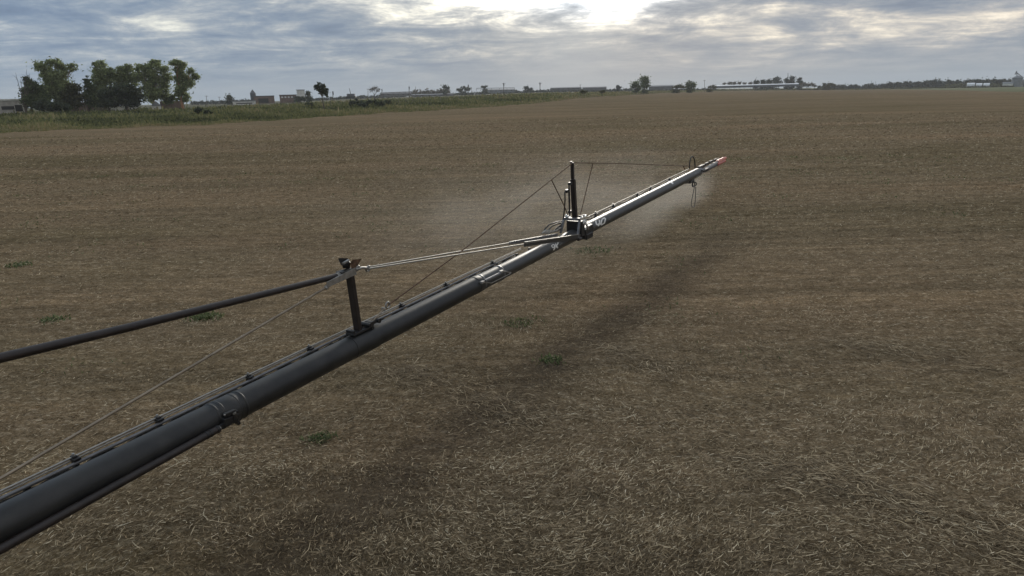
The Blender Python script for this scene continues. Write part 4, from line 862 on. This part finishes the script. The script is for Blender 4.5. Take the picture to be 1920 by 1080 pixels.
# verge bushes
for x, r, bl, tx in ((370, 190, [(368, 208, 4, 3), (373, 207, 5, 4)], 'small dark bush below the gap right of the eucalyptus trees'),
                     (390, 185, [(388, 211, 4, 3.4), (393, 212, 4, 3)], 'dark weed bush right of the first verge bush'),
                     (413, 260, [(413, 203, 2.6, 4.4)], 'narrow dark bush on the pasture left of the pointed silo'),
                     (461, 215, [(459, 210, 4, 3.4), (464, 209, 3, 3)], 'dark low bush below the pointed silo'),
                     (580, 235, [(577, 197, 4, 4.5), (584, 198, 5, 4.6), (580, 203, 6, 4)], 'largest dark bush of the verge, left of the lone tree'),
                     (645, 300, [(645, 199, 4, 2.2)], 'low bush right of the lone tree trunk'),
                     (1095, 420, [(1092, 172, 5, 3), (1098, 172, 4, 2.4)], 'faint brown bush under the far sheds'),
                     (1130, 420, [(1130, 171.5, 6, 2.4)], 'wide brownish bush left of the twin dark trees')):
    tree('verge_bush', x, r, bl, M['dark'] if x < 1000 else M['olive'], 520, tx, cat='bush', group='bushes on the verge', tw=1, leaf=.32)
woodline('dark_hedge', 657, 732, 240, lambda x: 7.5, M['dark'], 2600, 'dark overgrown bank at the edge of the field, middle left', .4, 3)

# ------------------------------------------------------------------ poles, masts, fences
M['wood'] = mat('weathered_pole', (.13, .11, .09), .85, 0, .3, 3)
def pole(x, yt, r, label, arm=True, lamp=False, w=.22, m='wood', group='utility poles on the horizon', lean=0):
    b = G(x, r); root = empty('utility_pole', b); setp(root, label, 'pole', group); t = wp(x + lean, yt, r) - b
    MB().tube([(0, 0, -.5), t], [w * 1.2, w * .8], 8).build('shaft', M[m], root, True)
    if arm:
        q = MB(); q.box(t + Vector((0, 0, -.7)), (2.4, .16, .18)); q.build('crossarm', M[m], root)
        for sx2 in (-1, 0, 1): MB().tube([t + Vector((sx2 * 1.05, 0, -.6)), t + Vector((sx2 * 1.05, 0, -.15))], [.12, .07], 6).build('insulator', M['gwall'], root)
    if lamp: MB().tube([t + Vector((0, 0, -2.4)), t + Vector((0, 0, -.2))], [.35, .45], 8).build('transformer', M['dopen'], root)
    return root
for x, y, r, a, l, tx in ((387, 179, 620, True, False, 'leftmost thin pole right of the eucalyptus trees'), (411, 181, 640, True, False, 'second thin pole left of the pointed silo'),
                          (438, 183, 600, False, True, 'short pole right beside the dark upright tree'), (624, 171, 460, False, True, 'pole with a dark box just right of the lone tree'),
                          (690, 166, 620, True, False, 'thin pole left of the leafless round tree'), (716, 166.5, 640, False, True, 'short pole right of the leafless round tree'),
                          (767, 162, 560, False, True, 'pole with a dark box left of the pale wood'), (779, 162, 700, False, False, 'thin pole inside the left end of the pale wood'),
                          (878, 158.5, 600, False, True, 'pole with a box rising over the low dark tree mass'), (944.5, 155.5, 520, True, True, 'tall dark pole above the middle pale shed'),
                          (1012.5, 154.5, 560, True, True, 'tall dark pole left of the long pale sheds'), (1088, 158, 760, True, False, 'small pole standing between the long pale sheds'),
                          (884, 163, 800, False, False, 'tiny pole right of the boxed pole over dark trees'), (1321, 150, 700, True, False, 'thin tall pole right of the round dark bush')):
    pole(x, y, r, tx, a, l, w=.26 if l else .2)
pole(1477.5, 137, 1045, 'thin radio mast rising from the dark trees behind the greenhouse', False, w=.45, m='gwall', group='radio mast')
pole(1634, 151, 1110, 'very thin mast above the left part of the right tree line', False, w=.25, m='gwall', group='thin far masts')
pole(1642, 152, 1110, 'short mast just right of the thin one over the right tree line', False, w=.25, m='gwall', group='thin far masts')
# crane
b = G(656, 640); cr = empty('crane', b); setp(cr, 'small crane with a slanted jib on the horizon right of the lone tree', 'crane')
MB().tube([wp(658, 178, 640) - b, wp(655, 165.5, 640) - b], [.35, .2], 6).build('jib', M['dopen'], cr); MB().box(wp(658, 179.5, 640) - b, (7, 4, 3.5)).build('cab', M['dsheet'], cr, bevel=.3); MB().box(wp(658, 182, 640) - b, (9, 4, 1.6)).build('carriage', M['dopen'], cr, bevel=.2)
# elevated irrigation span
def span(x0, y0, x1, y1, r, label):
    a = wp(x0, y0, r); c = wp(x1, y1, r); root = empty('irrigation_span', G(x0, r)); setp(root, label, 'irrigation machine'); o = root.location
    MB().tube([a - o, c - o], .25, 6).build('pipe', M['gwall'], root)
    MB().bar(a - o + Vector((0, 0, -1.0)), c - o + Vector((0, 0, -1.0)), .12, .12).build('truss', M['gwall'], root)
    L = (c - a); n = 5
    for i in range(n + 1):
        p = a + L * (i / n); g = Vector((p.x, p.y, gz(p.x, p.y)))
        q = MB(); q.bar(p - o, g - o + Vector((1.2, 0, -.2)), .2, .2); q.bar(p - o, g - o + Vector((-1.2, 0, -.2)), .2, .2); q.build('leg', M['gwall'], root)
span(893, 165.5, 965, 164.5, 700, 'long raised irrigation pipe crossing the middle pole')
span(713, 174, 772, 171.8, 660, 'long raised irrigation pipe right of the leafless round tree')
# wire fence along the verge
def fence(x0, x1, r0, r1, n, hgt, label):
    P0 = G(x0, r0); P1 = G(x1, r1); root = empty('wire_fence', P0); setp(root, label, 'fence'); pts = []
    for i in range(n):
        p = P0.lerp(P1, i / (n - 1)); p.z = gz(p.x, p.y); p -= P0; pts.append(p)
        MB().tube([p + Vector((0, 0, -.3)), p + Vector((random.uniform(-.06, .06), 0, hgt * random.uniform(.9, 1.1)))], [.10, .085], 6).build('post', M['wood'], root)
    for h in (.45, .75, .95): MB().tube([p + Vector((0, 0, hgt * h)) for p in pts], .012, 4).build('wire', M['gwall'], root)
fence(602, 1010, 235, 330, 34, 1.7, 'post and wire fence across the green verge right of the lone tree')
fence(372, 560, 300, 260, 12, 1.5, 'thin post and wire fence on the pasture below the pointed silo')

# ------------------------------------------------------------------ air
hb = MB().box((0, 0, 29), (7000, 7000, 70)); m = bpy.data.materials.new('air'); m.use_nodes = True; t = m.node_tree; t.nodes.clear()
vp = N('ShaderNodeVolumePrincipled', t); vp.inputs['Density'].default_value = HAZE; vp.inputs['Color'].default_value = (.88, .91, .95, 1); vp.inputs['Anisotropy'].default_value = .1
LK(vp.outputs[0], N('ShaderNodeOutputMaterial', t).inputs['Volume'], t)
setp(hb.build('haze', m), 'thin pale air between the camera and the horizon', 'haze', kind='stuff')
